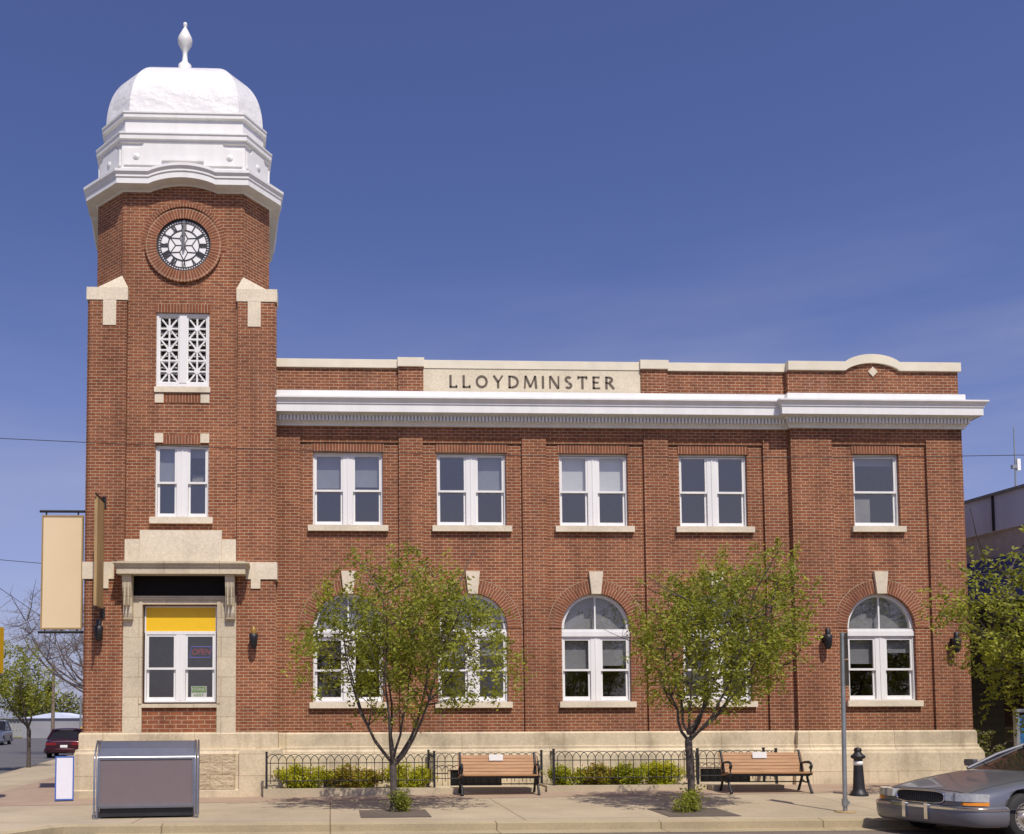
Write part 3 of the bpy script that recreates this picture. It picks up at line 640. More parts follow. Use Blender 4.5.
def make_window(x0, x1, z0, z1, y, blinds, double=True, arch=False, sill=(0.08, 0.13), mull=0.11):
    yw = y + 0.12; win = None
    W = bpy.data.objects.new('window', None)
    fm = MB()
    me_holder = MB()
    # real frame object first so that panes can hang from it
    zt = z1
    ring_frame(fm, x0, x1, z0, zt, 0.035, yw - 0.045, yw + 0.08)
    cx = (x0 + x1) / 2
    o = bpy.data.objects.new('window', bpy.data.meshes.new('window')); C.objects.link(o); o.parent = BLD
    if double:
        fm.box(cx - mull, cx + mull, yw - 0.04, yw + 0.06, z0 + 0.036, zt - 0.036)
        fm.box(cx - 0.012, cx + 0.012, yw - 0.052, yw - 0.03, z0 + 0.036, zt - 0.036)
        sash(fm, o, x0 + 0.036, cx - mull - 0.001, z0 + 0.036, zt - 0.036, yw, blinds[0]); sash(fm, o, cx + mull + 0.001, x1 - 0.036, z0 + 0.036, zt - 0.036, yw, blinds[1])
    else:
        sash(fm, o, x0 + 0.036, x1 - 0.036, z0 + 0.036, zt - 0.036, yw, blinds[0])
    if arch:
        fm.box(x0, x1, yw - 0.075, yw + 0.08, zt + 0.002, zt + 0.11); fm.box(x0 + 0.01, x1 - 0.01, yw - 0.055, yw + 0.08, zt + 0.112, zt + 0.165)
        zs = 3.60; r = (x1 - x0) / 2; pa = arc(cx, zs, r, 0, 180, 24); pb = arc(cx, zs, r - 0.07, 0, 180, 24)
        for i in range(24):
            a, b, c2, d2 = pa[i], pa[i + 1], pb[i + 1], pb[i]
            fm.face([(d2[0], yw - 0.04, d2[1]), (a[0], yw - 0.04, a[1]), (b[0], yw - 0.04, b[1]), (c2[0], yw - 0.04, c2[1])])
            fm.face([(d2[0], yw + 0.06, d2[1]), (d2[0], yw - 0.04, d2[1]), (c2[0], yw - 0.04, c2[1]), (c2[0], yw + 0.06, c2[1])])
        fm.box(cx - 0.016, cx + 0.016, yw - 0.03, yw + 0.03, zt + 0.166, zs + r - 0.06)
        p = MB(); p.face([(x, yw, z) for x, z in [(x0 + 0.05, zt + 0.15), (x1 - 0.05, zt + 0.15)] + arc(cx, zs, r - 0.05, 0, 180, 20)]); p.build('pane', M['glass'], o)
        p = MB(); p.prism_y([(x, z) for x, z in [(x0 + 0.0, zt + 0.1), (x1 - 0.0, zt + 0.1)] + arc(cx, zs, r - 0.01, 0, 180, 20)], yw + 0.14, yw + 0.15); p.build('fanlight_panel', M['blind'], o)
    t = fm.build('window', M['white'], None); me = t.data; C.objects.unlink(t); bpy.data.objects.remove(t)
    o.data = me
    bpy.data.objects.remove(W)
    if sill:
        s = MB(); s.box(x0 - sill[0], x1 + sill[0], y - 0.09, y + 0.13, z0 - sill[1] - 0.002, z0 - 0.002); bevel(s.build('sill', M['stone_plain'], o), 0.006)
    return o
G1, WB = ('blind'), ('whiteblind')
up_blinds = [[(0.45, G1), (0.43, G1)], [(0.0, G1) and None, (0.5, G1)], [(0.50, WB), (0.50, WB)], [None, None]]
for c, b in zip(BAYS, up_blinds): make_window(c - 0.77, c + 0.77, up_z0, up_z1, 0.0, b, sill=(0.11, 0.13))
make_window(PAV - 0.525, PAV + 0.525, up_z0, up_z1, FY, [(0.10, G1)], double=False)
lo_blinds = [[None, None], [(0.3, G1), (0.25, G1)], [(0.5, G1), (0.42, G1)], [None, (0.3, G1)], [(0.40, G1), (0.22, G1)]]
for c, b in zip(BAYS + [PAV], lo_blinds): make_window(c - HW, c + HW, 1.99, 3.42, FY if c == PAV else 0.0, b, arch=True)
# clutter seen behind the glass of the last upper window and a few others
mb = MB(); mb.box(PAV - 0.42, PAV + 0.15, 0.45, 0.55, 5.9, 6.62); mb.build('window_display', M['furn'], BLD)

# soldier lintels, brick arches, keystones
def soldier(x0, x1, z0, z1, y, parent=BLD, dd=0.012):
    m = MB(); uvb = lambda x, z: (z, x)
    m.face([(x0, y - dd, z0), (x1, y - dd, z0), (x1, y - dd, z1), (x0, y - dd, z1)], 0, [(z0 - z0, x0), (0, x1), (z1 - z0, x1), (z1 - z0, x0)])
    m.face([(x0, y, z0), (x1, y, z0), (x1, y - dd, z0), (x0, y - dd, z0)]); m.face([(x0, y - dd, z1), (x1, y - dd, z1), (x1, y, z1), (x0, y, z1)])
    m.face([(x0, y, z0), (x0, y - dd, z0), (x0, y - dd, z1), (x0, y, z1)]); m.face([(x1, y - dd, z0), (x1, y, z0), (x1, y, z1), (x1, y - dd, z1)])
    return m.build('lintel', M['soldier'], parent)
for c in BAYS: soldier(c - 0.80, c + 0.80, up_z1 + 0.004, up_z1 + 0.21, 0.0)
soldier(PAV - 0.56, PAV + 0.56, up_z1 + 0.004, up_z1 + 0.21, FY)
def brick_ring(m, cx, cz_, r0, r1, a0, a1, y, dd, n=40):
    for i in range(n):
        A, B2 = R(a0 + (a1 - a0) * i / n), R(a0 + (a1 - a0) * (i + 1) / n)
        rm = (r0 + r1) / 2; s0, s1 = A * rm, B2 * rm
        P = lambda r, a, yy: (cx + r * math.cos(a), yy, cz_ + r * math.sin(a))
        m.face([P(r0, A, y - dd), P(r1, A, y - dd), P(r1, B2, y - dd), P(r0, B2, y - dd)], 0, [(0.002, s0), (r1 - r0 + .002, s0), (r1 - r0 + .002, s1), (0.002, s1)])
        m.face([P(r1, A, y - dd), P(r1, A, y), P(r1, B2, y), P(r1, B2, y - dd)], 0, [(0.002, s0), (dd, s0), (dd, s1), (0.002, s1)])
        m.face([P(r0, A, y), P(r0, A, y - dd), P(r0, B2, y - dd), P(r0, B2, y)], 0, [(0.002, s0), (dd, s0), (dd, s1), (0.002, s1)])
    if abs(a1 - a0) < 359:
        for a in (R(a0), R(a1)):
            m.face([P(r0, a, y), P(r1, a, y), P(r1, a, y - dd), P(r0, a, y - dd)])
for c in BAYS + [PAV]:
    y = FY if c == PAV else 0.0
    m = MB(); brick_ring(m, c, 3.60, HW + 0.004, HW + 0.21, 0, 180, y, 0.012); brick_ring(m, c, 3.60, HW + 0.214, HW + 0.30, 0, 180, y, 0.014); k0 = len(m.f); brick_ring(m, c, 3.60, HW + 0.302, HW + 0.312, 0, 180, y, 0.017); m.mi[k0:] = [1] * (len(m.f) - k0)
    m.build('arch', [M['soldier'], M['joint']], BLD)
    m = MB(); m.prism_y([(c - 0.105, 4.355), (c + 0.105, 4.355), (c + 0.155, 4.85), (c - 0.155, 4.85)], y - 0.08, y + 0.02); bevel(m.build('keystone', M['stone_plain'], BLD), 0.008)

# ---- tower
TX, TY0, TFY = -3.18, -0.50, -0.43; SKEW = 0.128; BK = SKEW * 4.1
TL, TR, PL, PR = -5.21, -1.15, -4.36, -1.99
mb = MB()
ch = 0.06
mb.prism_z([(TL + ch, TY0), (PL, TY0), (PL - BK, 3.6), (TL - BK, 3.6), (TL, TY0 + ch)], 0.2, 10.65)
mb.prism_z([(PR, TY0), (TR - ch, TY0), (TR, TY0 + ch), (TR - BK, 3.6), (PR - BK, 3.6)], 0.2, 10.65)
mb.box(PL - BK, PR - BK, 3.1, 3.58, 0.2, 10.65, skip='lr')
mb.wall_y(TFY, [(PL, 0.2), (PR, 0.2), (PR, 10.65), (PL, 10.65)], [rect(-3.74, -2.60, 5.94, 7.53), rect(-3.74, -2.60, 8.78, 10.41), rect(-4.36 + 0.40, -1.99 - 0.40, 1.96, 4.05)], 0.3)
def octagon(a, cy=1.55, f=0.965):
    # the tower plan is skewed with the side street: its sides run 7 degrees off square
    k = a * 0.657; ax = a * f
    pts = [(-k, cy - a), (k, cy - a), (ax, cy - k), (ax, cy + k), (k, cy + a), (-k, cy + a), (-ax, cy + k), (-ax, cy - k)]
    return [(TX + x - SKEW * (y - TFY), y) for x, y in pts]
mb.prism_z(octagon(1.98), 10.65, 13.30)
mb.build('tower_wall', M['brick'], BLD)
mb = MB(); mb.box(PL + 0.01, PR - 0.01, 0.6, 0.7, 1.0, 10.6); mb.box(PL + 0.01, PR - 0.01, -0.1, 0.6, 4.3, 4.5); mb.box(PL + 0.01, PR - 0.01, -0.1, 0.6, 8.0, 8.1); mb.build('tower_room', M['dark'], BLD)
# tower base
mb = MB()
tp = [(TL - BK, 3.6), (TL, TY0), (TR, TY0), (TR, 0.2)]
tprof = [(0.0, -0.1), (0.19, -0.1), (0.19, 0.15), (0.15, 0.17), (0.14, 0.90), (0.11, 0.96), (0.11, 1.0), (0.05, 1.01), (0.05, 1.32), (0.015, 1.36), (0.0, 1.36)]
mb.sweep(tp, tprof); mb.build('stone_base', M['base'], BLD)
# rock-faced panel and piers in the tower base front
mb = MB(); mb.box(-2.72, -1.98, TY0 - 0.175, TY0 - 0.1, 0.17, 0.90); mb.build('rock_faced_panel', M['rockface'], BLD)
mb = MB(); mb.box(-1.90, -1.15 + 0.16, TY0 - 0.21, TY0 - 0.1, -0.05, 0.98); bevel(mb.build('corner_pier', M['base'], BLD), 0.02)
# stone bands, caps and blocks
T0 = TY0
for s in (-1, 1):
    mb = MB(); X = lambda a, b: (TX + s * a, TX + s * b) if s > 0 else (TX - b, TX - a)
    x0, x1 = X(1.165, 2.045); mb.box(x0, x1, T0 - 0.014, T0 + (0.9 if s < 0 else 0.35), 10.655, 10.93)
    mb.box(*X(1.41, 1.69), T0 - 0.012, T0 + 0.1, 10.10, 10.653)
    cxx, ed = TX + s * 1.80, TX + s * 1.16
    A = [(cxx, T0 - 0.012, 10.93), (ed, T0 - 0.012, 10.93), (TX + s * 1.305, TFY - 0.012, 11.22), (TX + s * 1.875 - 0.09, 0.25, 11.22), (cxx, T0 + (0.9 if s < 0 else 0.35), 10.93)]
    def q(*ix):
        f = [A[i] for i in ix]; mb.face(f if s < 0 else list(reversed(f)))
    q(0, 1, 2); q(0, 2, 3); q(0, 3, 4)
    mb.build('stone_cap', M['stone_plain'], BLD); mb = MB()
    xa, xb = X(1.39, 2.055); mb.box(xa, xb, T0 - 0.03, T0 + 0.5, 4.60, 4.965)
    mb.box(*X(1.50, 1.70), T0 - 0.03, T0 + 0.1, 4.40, 4.598); mb.build('stone_band', M['stone_plain'], BLD)
mb = MB()
for x0, x1 in ((-3.76, -3.57), (-2.78, -2.59)):
    mb.box(x0, x1, TFY - 0.02, TFY + 0.05, 8.43, 8.63); mb.box(x0, x1, TFY - 0.02, TFY + 0.05, 7.56, 7.76)
mb.build('stone_block', M['stone_plain'], BLD)
soldier(-3.56, -2.79, 8.43, 8.63, TFY); soldier(-3.56, -2.79, 7.53, 7.73, TFY); soldier(-3.76, -2.59, 10.415, 10.61, TFY)
# windows of the tower
make_window(-3.74, -2.60, 5.94, 7.53, TFY, [(0.46, G1), (0.12, G1)], sill=(0.10, 0.14), mull=0.12)
mb = MB(); mb.box(-3.0, -2.72, -0.02, 0.05, 6.78, 6.95); mb.build('window_display', M['furn'], BLD)
lv = MB(); ring_frame(lv, -3.74, -2.60, 8.78, 10.41, 0.05, TFY + 0.03, TFY + 0.16, 0.10); lv.box(-3.25, -3.09, TFY + 0.02, TFY + 0.16, 8.88, 10.36)
for x0, x1 in ((-3.69, -3.25), (-3.09, -2.65)):
    ring_frame(lv, x0, x1, 8.88, 10.36, 0.03, TFY + 0.05, TFY + 0.14); cw = x1 - x0; hh = 1.42 / 3; xm = (x0 + x1) / 2
    lv.box(xm - 0.018, xm + 0.018, TFY + 0.06, TFY + 0.12, 8.91, 10.33)
    for k in range(3):
        za = 8.91 + k * hh; zb = za + hh; zc = (za + zb) / 2
        if k: lv.box(x0 + 0.03, x1 - 0.03, TFY + 0.064, TFY + 0.118, za - 0.018, za + 0.018)
        lv.box(x0 + 0.03, x1 - 0.03, TFY + 0.067, TFY + 0.115, zc - 0.016, zc + 0.016)
        for (p, q2) in (((x0 + 0.03, za), (x1 - 0.03, zb)), ((x1 - 0.03, za), (x0 + 0.03, zb))):
            p, q2 = Vector(p), Vector(q2); dv = (q2 - p).normalized(); nn = Vector((-dv.y, dv.x)) * 0.017
            lv.prism_y([tuple(p - nn), tuple(q2 - nn), tuple(q2 + nn), tuple(p + nn)], TFY + 0.07, TFY + 0.113)
        m8 = [(xm + 0.065 * math.cos(R(22.5 + 45 * i)), zc + 0.065 * math.sin(R(22.5 + 45 * i))) for i in range(8)]; lv.prism_y(m8, TFY + 0.055, TFY + 0.12)
lo = lv.build('lattice_window', M['white'], BLD)
s = MB(); s.box(-3.77, -2.57, TFY - 0.05, TFY + 0.12, 8.655, 8.775); bevel(s.build('sill', M['stone_plain'], lo), 0.006)
s = MB()
for k in range(12): s.face([(-3.70, TFY + 0.20, 8.86 + k * 0.128), (-2.64, TFY + 0.20, 8.86 + k * 0.128), (-2.64, TFY + 0.28, 8.95 + k * 0.128), (-3.70, TFY + 0.28, 8.95 + k * 0.128)])
s.build('louvre', M['soffit'], lo)

# stone surround of the tower's ground floor window, plaque, canopy
mb = MB()
mb.box(PL, PL + 0.40, T0 - 0.03, TFY + 0.02, 1.34, 4.24); mb.box(PR - 0.40, PR, T0 - 0.03, TFY + 0.02, 1.34, 4.24)
mb.box(PL + 0.40, PR - 0.40, T0 - 0.03, TFY + 0.02, 4.06, 4.24); mb.box(PL + 0.40, PR - 0.40, T0 - 0.05, TFY + 0.06, 1.875, 1.955)
mb.box(PL + 0.1, PR - 0.1, T0 - 0.06, T0 - 0.02, 4.16, 4.236); mb.box(PL + 0.33, PL + 0.40, T0 - 0.045, T0 - 0.02, 1.96, 4.12); mb.box(PR - 0.40, PR - 0.33, T0 - 0.045, T0 - 0.02, 1.96, 4.12)
bevel(mb.build('stone_surround', M['stone'], BLD), 0.008)
mb = MB(); mb.box(PL + 0.402, PR - 0.402, T0 + 0.01, TFY + 0.02, 1.34, 1.87); mb.build('brick_apron', M['apron'], BLD)
mb = MB(); mb.box(PL, PR, T0 + 0.0, TFY + 0.02, 4.245, 4.70); mb.build('fascia_board', M['blackboard'], BLD)
mb = MB(); mb.box(-4.03, -2.30, T0 - 0.06, TFY + 0.02, 4.97, 5.64); mb.box(PL + 0.01, -4.032, T0 - 0.03, TFY + 0.02, 4.97, 5.45); mb.box(-2.298, PR - 0.01, T0 - 0.03, TFY + 0.02, 4.97, 5.45)
bevel(mb.build('stone_plaque', M['stone_plain'], BLD), 0.006)
mb = MB()
cp = [(-4.44, T0), (-4.44, T0 - 0.40), (-1.77, T0 - 0.40), (-1.77, T0)]
mb.sweep(cp, [(-0.3, 4.66), (0.0, 4.66), (0.0, 4.79), (0.02, 4.79), (0.025, 4.83), (0.075, 4.87), (0.075, 4.905), (-0.3, 4.94)])
mb.face([(-4.44, T0 - 0.1, 4.66), (-4.44, T0 - 0.1, 4.66), (-1.77, T0 - 0.1, 4.66)]); mb.box(-4.43, -1.78, T0 - 0.385, T0 + 0.02, 4.67, 4.93)
mb.build('canopy', M['stone'], BLD)
br = [(0.0, 3.72), (0.10, 3.74), (0.13, 3.86), (0.12, 4.0), (0.16, 4.2), (0.24, 4.4), (0.30, 4.655), (0.0, 4.655)]
for x0 in (-4.34, -2.20):
    mb = MB()
    A = [(x0, T0 - 0.03 - o, z) for o, z in br]; B3 = [(x0 + 0.19, y, z) for x, y, z in A]
    mb.face(list(reversed(A))); mb.face(B3)
    for i in range(len(br)): j = (i + 1) % len(br); mb.face([A[i], A[j], B3[j], B3[i]])
    for g in (0.06, 0.13): mb.box(x0 + g - 0.012, x0 + g + 0.012, T0 - 0.30, T0 - 0.1, 4.02, 4.5)
    bevel(mb.build('bracket', M['stone'], BLD), 0.006)
# ground floor tower window with the yellow board
lw = make_window(PL + 0.43, PR - 0.43, 1.99, 3.47, TFY - 0.02, [None, None], sill=None, mull=0.10)
mb = MB(); ring_frame(mb, PL + 0.42, PR - 0.42, 3.472, 4.04, 0.03, TFY + 0.06, TFY + 0.14); mb.build('transom_frame', M['white'], lw)
mb = MB(); mb.box(PL + 0.45, PR - 0.45, TFY + 0.075, TFY + 0.12, 3.50, 4.01); mb.build('transom_board', M['yellow'], lw)

# clock
ck = MB(); CX, CZ = -3.165, 11.91
brick_ring(ck, CX, CZ, 0.585, 0.83, 0, 360, TFY, 0.06, 64); 
for i in range(48):
    A, B2 = R(-8 + 196 * i / 48), R(-8 + 196 * (i + 1) / 48); dA, dB = 0.005 + 0.08 * max(0, math.sin(A)) ** 0.7, 0.005 + 0.08 * max(0, math.sin(B2)) ** 0.7
    P_ = lambda r, a, dd: (CX + r * math.cos(a), TFY - dd, CZ + r * math.sin(a)); rm = 0.88; s0, s1 = A * rm, B2 * rm
    ck.face([P_(0.833, A, dA), P_(0.92, A, dA), P_(0.92, B2, dB), P_(0.833, B2, dB)], 0, [(0.002, s0), (0.09, s0), (0.09, s1), (0.002, s1)])
    ck.face([P_(0.92, A, dA), P_(0.92, A, 0), P_(0.92, B2, 0), P_(0.92, B2, dB)], 0, [(0.002, s0), (0.05, s0), (0.05, s1), (0.002, s1)])
    ck.face([P_(0.833, A, 0), P_(0.833, A, dA), P_(0.833, B2, dB), P_(0.833, B2, 0)], 0, [(0.002, s0), (0.05, s0), (0.05, s1), (0.002, s1)])

ck.build('clock_surround', M['soldier'], BLD)
cf = MB(); cf.prism_y([(x, z) for x, z in arc(CX, CZ, 0.585, 0, 360, 48)[:-1]], TFY - 0.012, TFY + 0.02)
dial = cf.build('clock_face', flat('dial_white', (0.80, 0.79, 0.78), 0.5, var=0.05), BLD)
def ringm(m, r0, r1, y, n=64, dd=0.01):
    for i in range(n):
        A, B2 = 2 * PI * i / n, 2 * PI * (i + 1) / n
        P = lambda r, a, yy: (CX + r * math.cos(a), yy, CZ + r * math.sin(a))
        m.face([P(r0, A, y), P(r1, A, y), P(r1, B2, y), P(r0, B2, y)]); m.face([P(r1, A, y), P(r1, A, y + dd), P(r1, B2, y + dd), P(r1, B2, y)]); m.face([P(r0, A, y + dd), P(r0, A, y), P(r0, B2, y), P(r0, B2, y + dd)])
def barm(m, r0, a0, r1, a1, t, y, dd=0.01):
    p = Vector((CX + r0 * math.sin(R(a0)), CZ + r0 * math.cos(R(a0)))); q2 = Vector((CX + r1 * math.sin(R(a1)), CZ + r1 * math.cos(R(a1))))
    dv = (q2 - p).normalized(); nn = Vector((-dv.y, dv.x)) * t / 2; m.prism_y([tuple(p - nn), tuple(q2 - nn), tuple(q2 + nn), tuple(p + nn)], y, y + dd)
dm = MB(); Y1 = TFY - 0.024
ringm(dm, 0.545, 0.583, Y1); ringm(dm, 0.490, 0.503, Y1); ringm(dm, 0.325, 0.347, Y1)
for i in range(60): barm(dm, 0.50, i * 6, 0.55, i * 6, 0.020, Y1 + 0.001)
for i in range(6):
    barm(dm, 0.33, i * 60, 0.175, i * 60 + 30, 0.016, Y1 + 0.002); barm(dm, 0.33, i * 60, 0.175, i * 60 - 30, 0.016, Y1 + 0.002); barm(dm, 0.03, i * 60 + 30, 0.175, i * 60 + 30, 0.014, Y1 + 0.002)
dm.build('dial_tracery', M['black'], dial)
rom = ['XII', 'I', 'II', 'III', 'IIII', 'V', 'VI', 'VII', 'VIII', 'IX', 'X', 'XI']
for i, r in enumerate(rom):
    m = MB(); a = i * 30; wds = {'I': 1.0, 'V': 1.9, 'X': 1.9}; tot = sum(wds[c] for c in r); u = -tot / 2
    unit = 0.031
    for c in r:
        wd = wds[c]; m0 = u + wd / 2
        def ps(uu, rr):      # position at sideways offset and radius
            ca, sa = math.cos(R(a)), math.sin(R(a)); return Vector((CX + rr * sa + uu * unit * ca, CZ + rr * ca - uu * unit * sa))
        def bb(p, q2, t):
            dv = (q2 - p).normalized(); nn = Vector((-dv.y, dv.x)) * t / 2; m.prism_y([tuple(p - nn), tuple(q2 - nn), tuple(q2 + nn), tuple(p + nn)], Y1 - 0.003, Y1 + 0.008)
        if c == 'I': bb(ps(m0, 0.348), ps(m0, 0.49), 0.020)
        if c == 'V': bb(ps(m0, 0.35), ps(m0 - 0.7, 0.49), 0.018); bb(ps(m0, 0.35), ps(m0 + 0.7, 0.49), 0.012)
        if c == 'X': bb(ps(m0 - 0.7, 0.35), ps(m0 + 0.7, 0.49), 0.012); bb(ps(m0 + 0.7, 0.35), ps(m0 - 0.7, 0.49), 0.018)
        u += wd
    m.build('numeral', M['black'], dial)
hg = flat('clock_hand_grey', (0.13, 0.13, 0.14), 0.5)
m = MB(); barm(m, -0.1, -2, 0.36, -2, 0.05, Y1 - 0.03); barm(m, 0.2, -14, 0.2, 10, 0.05, Y1 - 0.03); m.prism_y([(x, z) for x, z in arc(CX, CZ, 0.05, 0, 360, 16)[:-1]], Y1 - 0.04, Y1); m.build('hand', hg, dial)
m = MB(); barm(m, -0.12, 1, 0.53, 1, 0.038, Y1 - 0.045); m.build('hand', hg, dial)

# tower eave that bows up over the clock on each main side
OC = octagon(1.98); path, zo = [], []
for i in range(8):
    a, b = Vector(OC[i]), Vector(OC[(i + 1) % 8]); path.append(tuple(a)); zo.append(0.0)
    if (b - a).length > 1.6:
        mid = (a + b) / 2; dv = (b - a).normalized()
        for k in range(17):
            t = -1 + k / 8; path.append(tuple(mid + dv * t * 0.72)); u = abs(t); zo.append(0.15 * (1 - u * u) ** 0.9 if u < 1 else 0.0)
mb = MB()
mb.sweep(path, [(-0.05, 13.09), (0.0, 13.09), (0.04, 13.12), (0.20, 13.15), (0.25, 13.16), (0.25, 13.28), (0.27, 13.30), (0.27, 13.34), (0.31, 13.40), (0.31, 13.46), (0.06, 13.53), (-0.3, 13.55)], closed=True, zoff=zo)
mb.build('tower_cornice', M['white'], BLD)
mb = MB(); oc = octagon(1.98, f=0.915)
mb.sweep(oc, [(-0.1, 13.45), (0.10, 13.45), (0.10, 13.60), (0.06, 13.62), (0.06, 14.14), (0.10, 14.16), (0.10, 14.20), (0.14, 14.22), (0.14, 14.30), (0.16, 14.33), (0.16, 14.36), (0.0, 14.41), (-0.04, 14.42), (-0.04, 14.76), (0.02, 14.78), (0.02, 14.86), (0.04, 14.87), (0.04, 14.90), (-0.12, 14.93)], closed=True)
# raised panels with dropped shoulders and small bosses on the drum faces
for i in range(8):
    a, b = Vector(oc[i]), Vector(oc[(i + 1) % 8]); L = (b - a).length; dv = (b - a).normalized(); nn = Vector((dv.y, -dv.x)); mid = (a + b) / 2
    def loc(u, o, z): p = mid + dv * u + nn * o; return (p.x, p.y, z)
    hw = L / 2 - 0.02; sh = 0.42 if L > 1.6 else 0.16
    pts = [(-hw, 13.66), (hw, 13.66), (hw, 14.02), (hw - sh * 0.7, 14.02), (hw - sh, 14.10), (hw - sh, 14.135), (-hw + sh, 14.135), (-hw + sh, 14.10), (-hw + sh * 0.7, 14.02), (-hw, 14.02)]
    mb.face([loc(u, 0.10, z) for u, z in pts])
    for k in range(len(pts)):
        p, q2 = pts[k], pts[(k + 1) % len(pts)]; mb.face([loc(p[0], 0.10, p[1]), loc(p[0], 0.05, p[1]), loc(q2[0], 0.05, q2[1]), loc(q2[0], 0.10, q2[1])])
    for uc in ((-hw + 0.27, hw - 0.27) if L > 1.6 else (0.0,)):
        rows = [[loc(uc + r * math.cos(2 * PI * k / 12), o, 13.84 + r * math.sin(2 * PI * k / 12)) for k in range(12)] for r, o in ((0.075, 0.10), (0.07, 0.112), (0.045, 0.106), (0.035, 0.118), (0.008, 0.122))]
        mb.grid(rows, 0, closed=True)
    if L > 1.6:
        for (u0, u1, z0, z1) in ((-0.45, 0.45, 13.74, 13.80),):
            P8 = [loc(u0, 0.1, z0), loc(u1, 0.1, z0), loc(u1, 0.15, z0), loc(u0, 0.15, z0), loc(u0, 0.1, z1), loc(u1, 0.1, z1), loc(u1, 0.15, z1), loc(u0, 0.15, z1)]
            for q4 in ((3, 2, 6, 7), (7, 6, 5, 4), (0, 1, 2, 3), (0, 3, 7, 4), (2, 1, 5, 6)): mb.face([P8[k] for k in q4])
mb.build('tower_drum', M['white'], BLD)
mb = MB(); rows = []; n = 22; H = 1.86
for k in range(n + 1):
    t = k / n * PI / 2 * 0.985
    a = 1.83 * max(0.0, math.cos(t)) ** 0.80; z = 14.90 + H * math.sin(t) ** 0.86
    o8 = octagon(a); row = []
    for i in range(8):
        p, q2 = Vector(o8[i]), Vector(o8[(i + 1) % 8])
        for s_ in range(6): u = p + (q2 - p) * s_ / 6; row.append((u.x, u.y, z))
    rows.append(row)
mb.grid(rows, 0, closed=True, smooth=True); mb.face(rows[-1])
dome = mb.build('dome', M['dome'], BLD)
es = dome.modifiers.new('ridges', 'EDGE_SPLIT'); es.split_angle = R(24)
mb = MB()
FZ = 0.47; mb.lathe(TX - SKEW * 1.98 - 0.03, 1.55, [(r_, z_ + FZ) for r_, z_ in [(0.20, 15.9), (0.20, 16.55), (0.16, 16.58), (0.155, 16.82), (0.11, 16.86), (0.07, 16.92), (0.055, 17.08), (0.06, 17.16), (0.10, 17.24), (0.165, 17.36), (0.175, 17.46), (0.155, 17.53), (0.10, 17.64), (0.05, 17.74), (0.025, 17.78), (0.05, 17.82), (0.045, 17.88), (0.01, 17.91)]], 20)
mb.build('finial', M['white'], BLD)

# ------------------------------------------------------------------ planting beds, iron fences
def bed(name, label, x0, x1, y0, y1, zt, zb):
    e = empty(name, ((x0 + x1) / 2, (y0 + y1) / 2, zb)); tag(e, label, 'planter', 'planting beds along the facade')
    ox, oy = (x0 + x1) / 2, (y0 + y1) / 2
    m = MB(); t = 0.16
    X0, X1, Y0, Y1 = x0 - ox, x1 - ox, y0 - oy, y1 - oy
    m.box(X0, X1, Y0, Y0 + t, -0.15, zt - zb); m.box(X0, X0 + t, Y0 + t, Y1, -0.15, zt - zb); m.box(X1 - t, X1, Y0 + t, Y1, -0.15, zt - zb)
    bevel(m.build('bed_kerb', M['planter'], e), 0.02)
    m = MB(); m.box(X0 + t, X1 - t, Y0 + t, Y1, -0.1, zt - zb - 0.03); m.build('soil', M['soil'], e); return e
bed('planting_bed', 'long low concrete planting bed of lime shrubs between the tower and the first bench', -1.36, 2.26, -1.22, -0.26, 0.205, 0.03)
bed('planting_bed', 'long low concrete planting bed of mixed shrubs between the two wooden benches', 4.46, 7.80, -1.22, -0.26, 0.235, 0.09)
def alcove(x0, x1, zt, label, yf=-1.10):
    m = MB(); m.box(x0, x1, yf, -0.28, -0.1, zt); o = bevel(m.build('bench_alcove_kerb', M['planter'], None), 0.015); tag(o, label, 'kerb', 'low kerbs behind the benches')
alcove(2.27, 4.45, 0.19, 'low concrete kerb in the fenced alcove behind the bench nearer the tower')
alcove(7.81, 9.30, 0.24, 'low concrete kerb in the fenced alcove behind the bench nearer the bollard', -1.50)

def fence(label, pts, zb, posts, grp='arched iron fences along the facade'):
    """pts: plan polyline; zb: height of the foot; posts: indices of pts that carry a post"""
    e = empty('iron_fence', (pts[0][0], pts[0][1], zb)); tag(e, label, 'fence', grp)
    ox, oy = pts[0]; H = 0.70
    for i in posts:
        x, y = pts[i][0] - ox, pts[i][1] - oy; m = MB(); m.box(x - 0.022, x + 0.022, y - 0.022, y + 0.022, -0.03, H + 0.04); m.box(x - 0.028, x + 0.028, y - 0.028, y + 0.028, H + 0.04, H + 0.055); m.build('post', M['black'], e)
    for a, b in zip(pts, pts[1:]):
        A, B2 = Vector((a[0] - ox, a[1] - oy)), Vector((b[0] - ox, b[1] - oy)); L = (B2 - A).length; dv = (B2 - A) / L
        n = max(2, round(L / 0.162)); st = L / n
        P = lambda u, z: (A.x + dv.x * u, A.y + dv.y * u, z)
        m = MB()
        for z in (0.16, 0.52): m.tube([P(0.0, z), P(L, z)], 0.0095, 6)
        for k in range(n):
            m.tube([P((k + 0.5) * st, 0.09), P((k + 0.5) * st, 0.56)], 0.0078, 5)
        for k in range(-1, n):
            u0, u1 = max(0.0, (k + 0.5) * st), min(L, (k + 2.5) * st)
            if u1 - u0 < st * 0.9: continue
            c, rr = (u0 + u1) / 2, (u1 - u0) / 2
            m.tube([P(c + rr * math.cos(PI * q / 12), 0.55 + 0.15 * math.sin(PI * q / 12)) for q in range(13)], 0.0075, 5)
        m.build('railing', M['black'], e)
    return e
fence('black arched iron fence in front of the lime shrubs beside the tower', [(-1.30, -1.14), (2.14, -1.14), (2.10, -0.34)], 0.205, [0, 1, 2])
fence('black arched iron fence behind the bench nearer the tower', [(2.20, -0.40), (4.52, -0.40)], 0.19, [1])
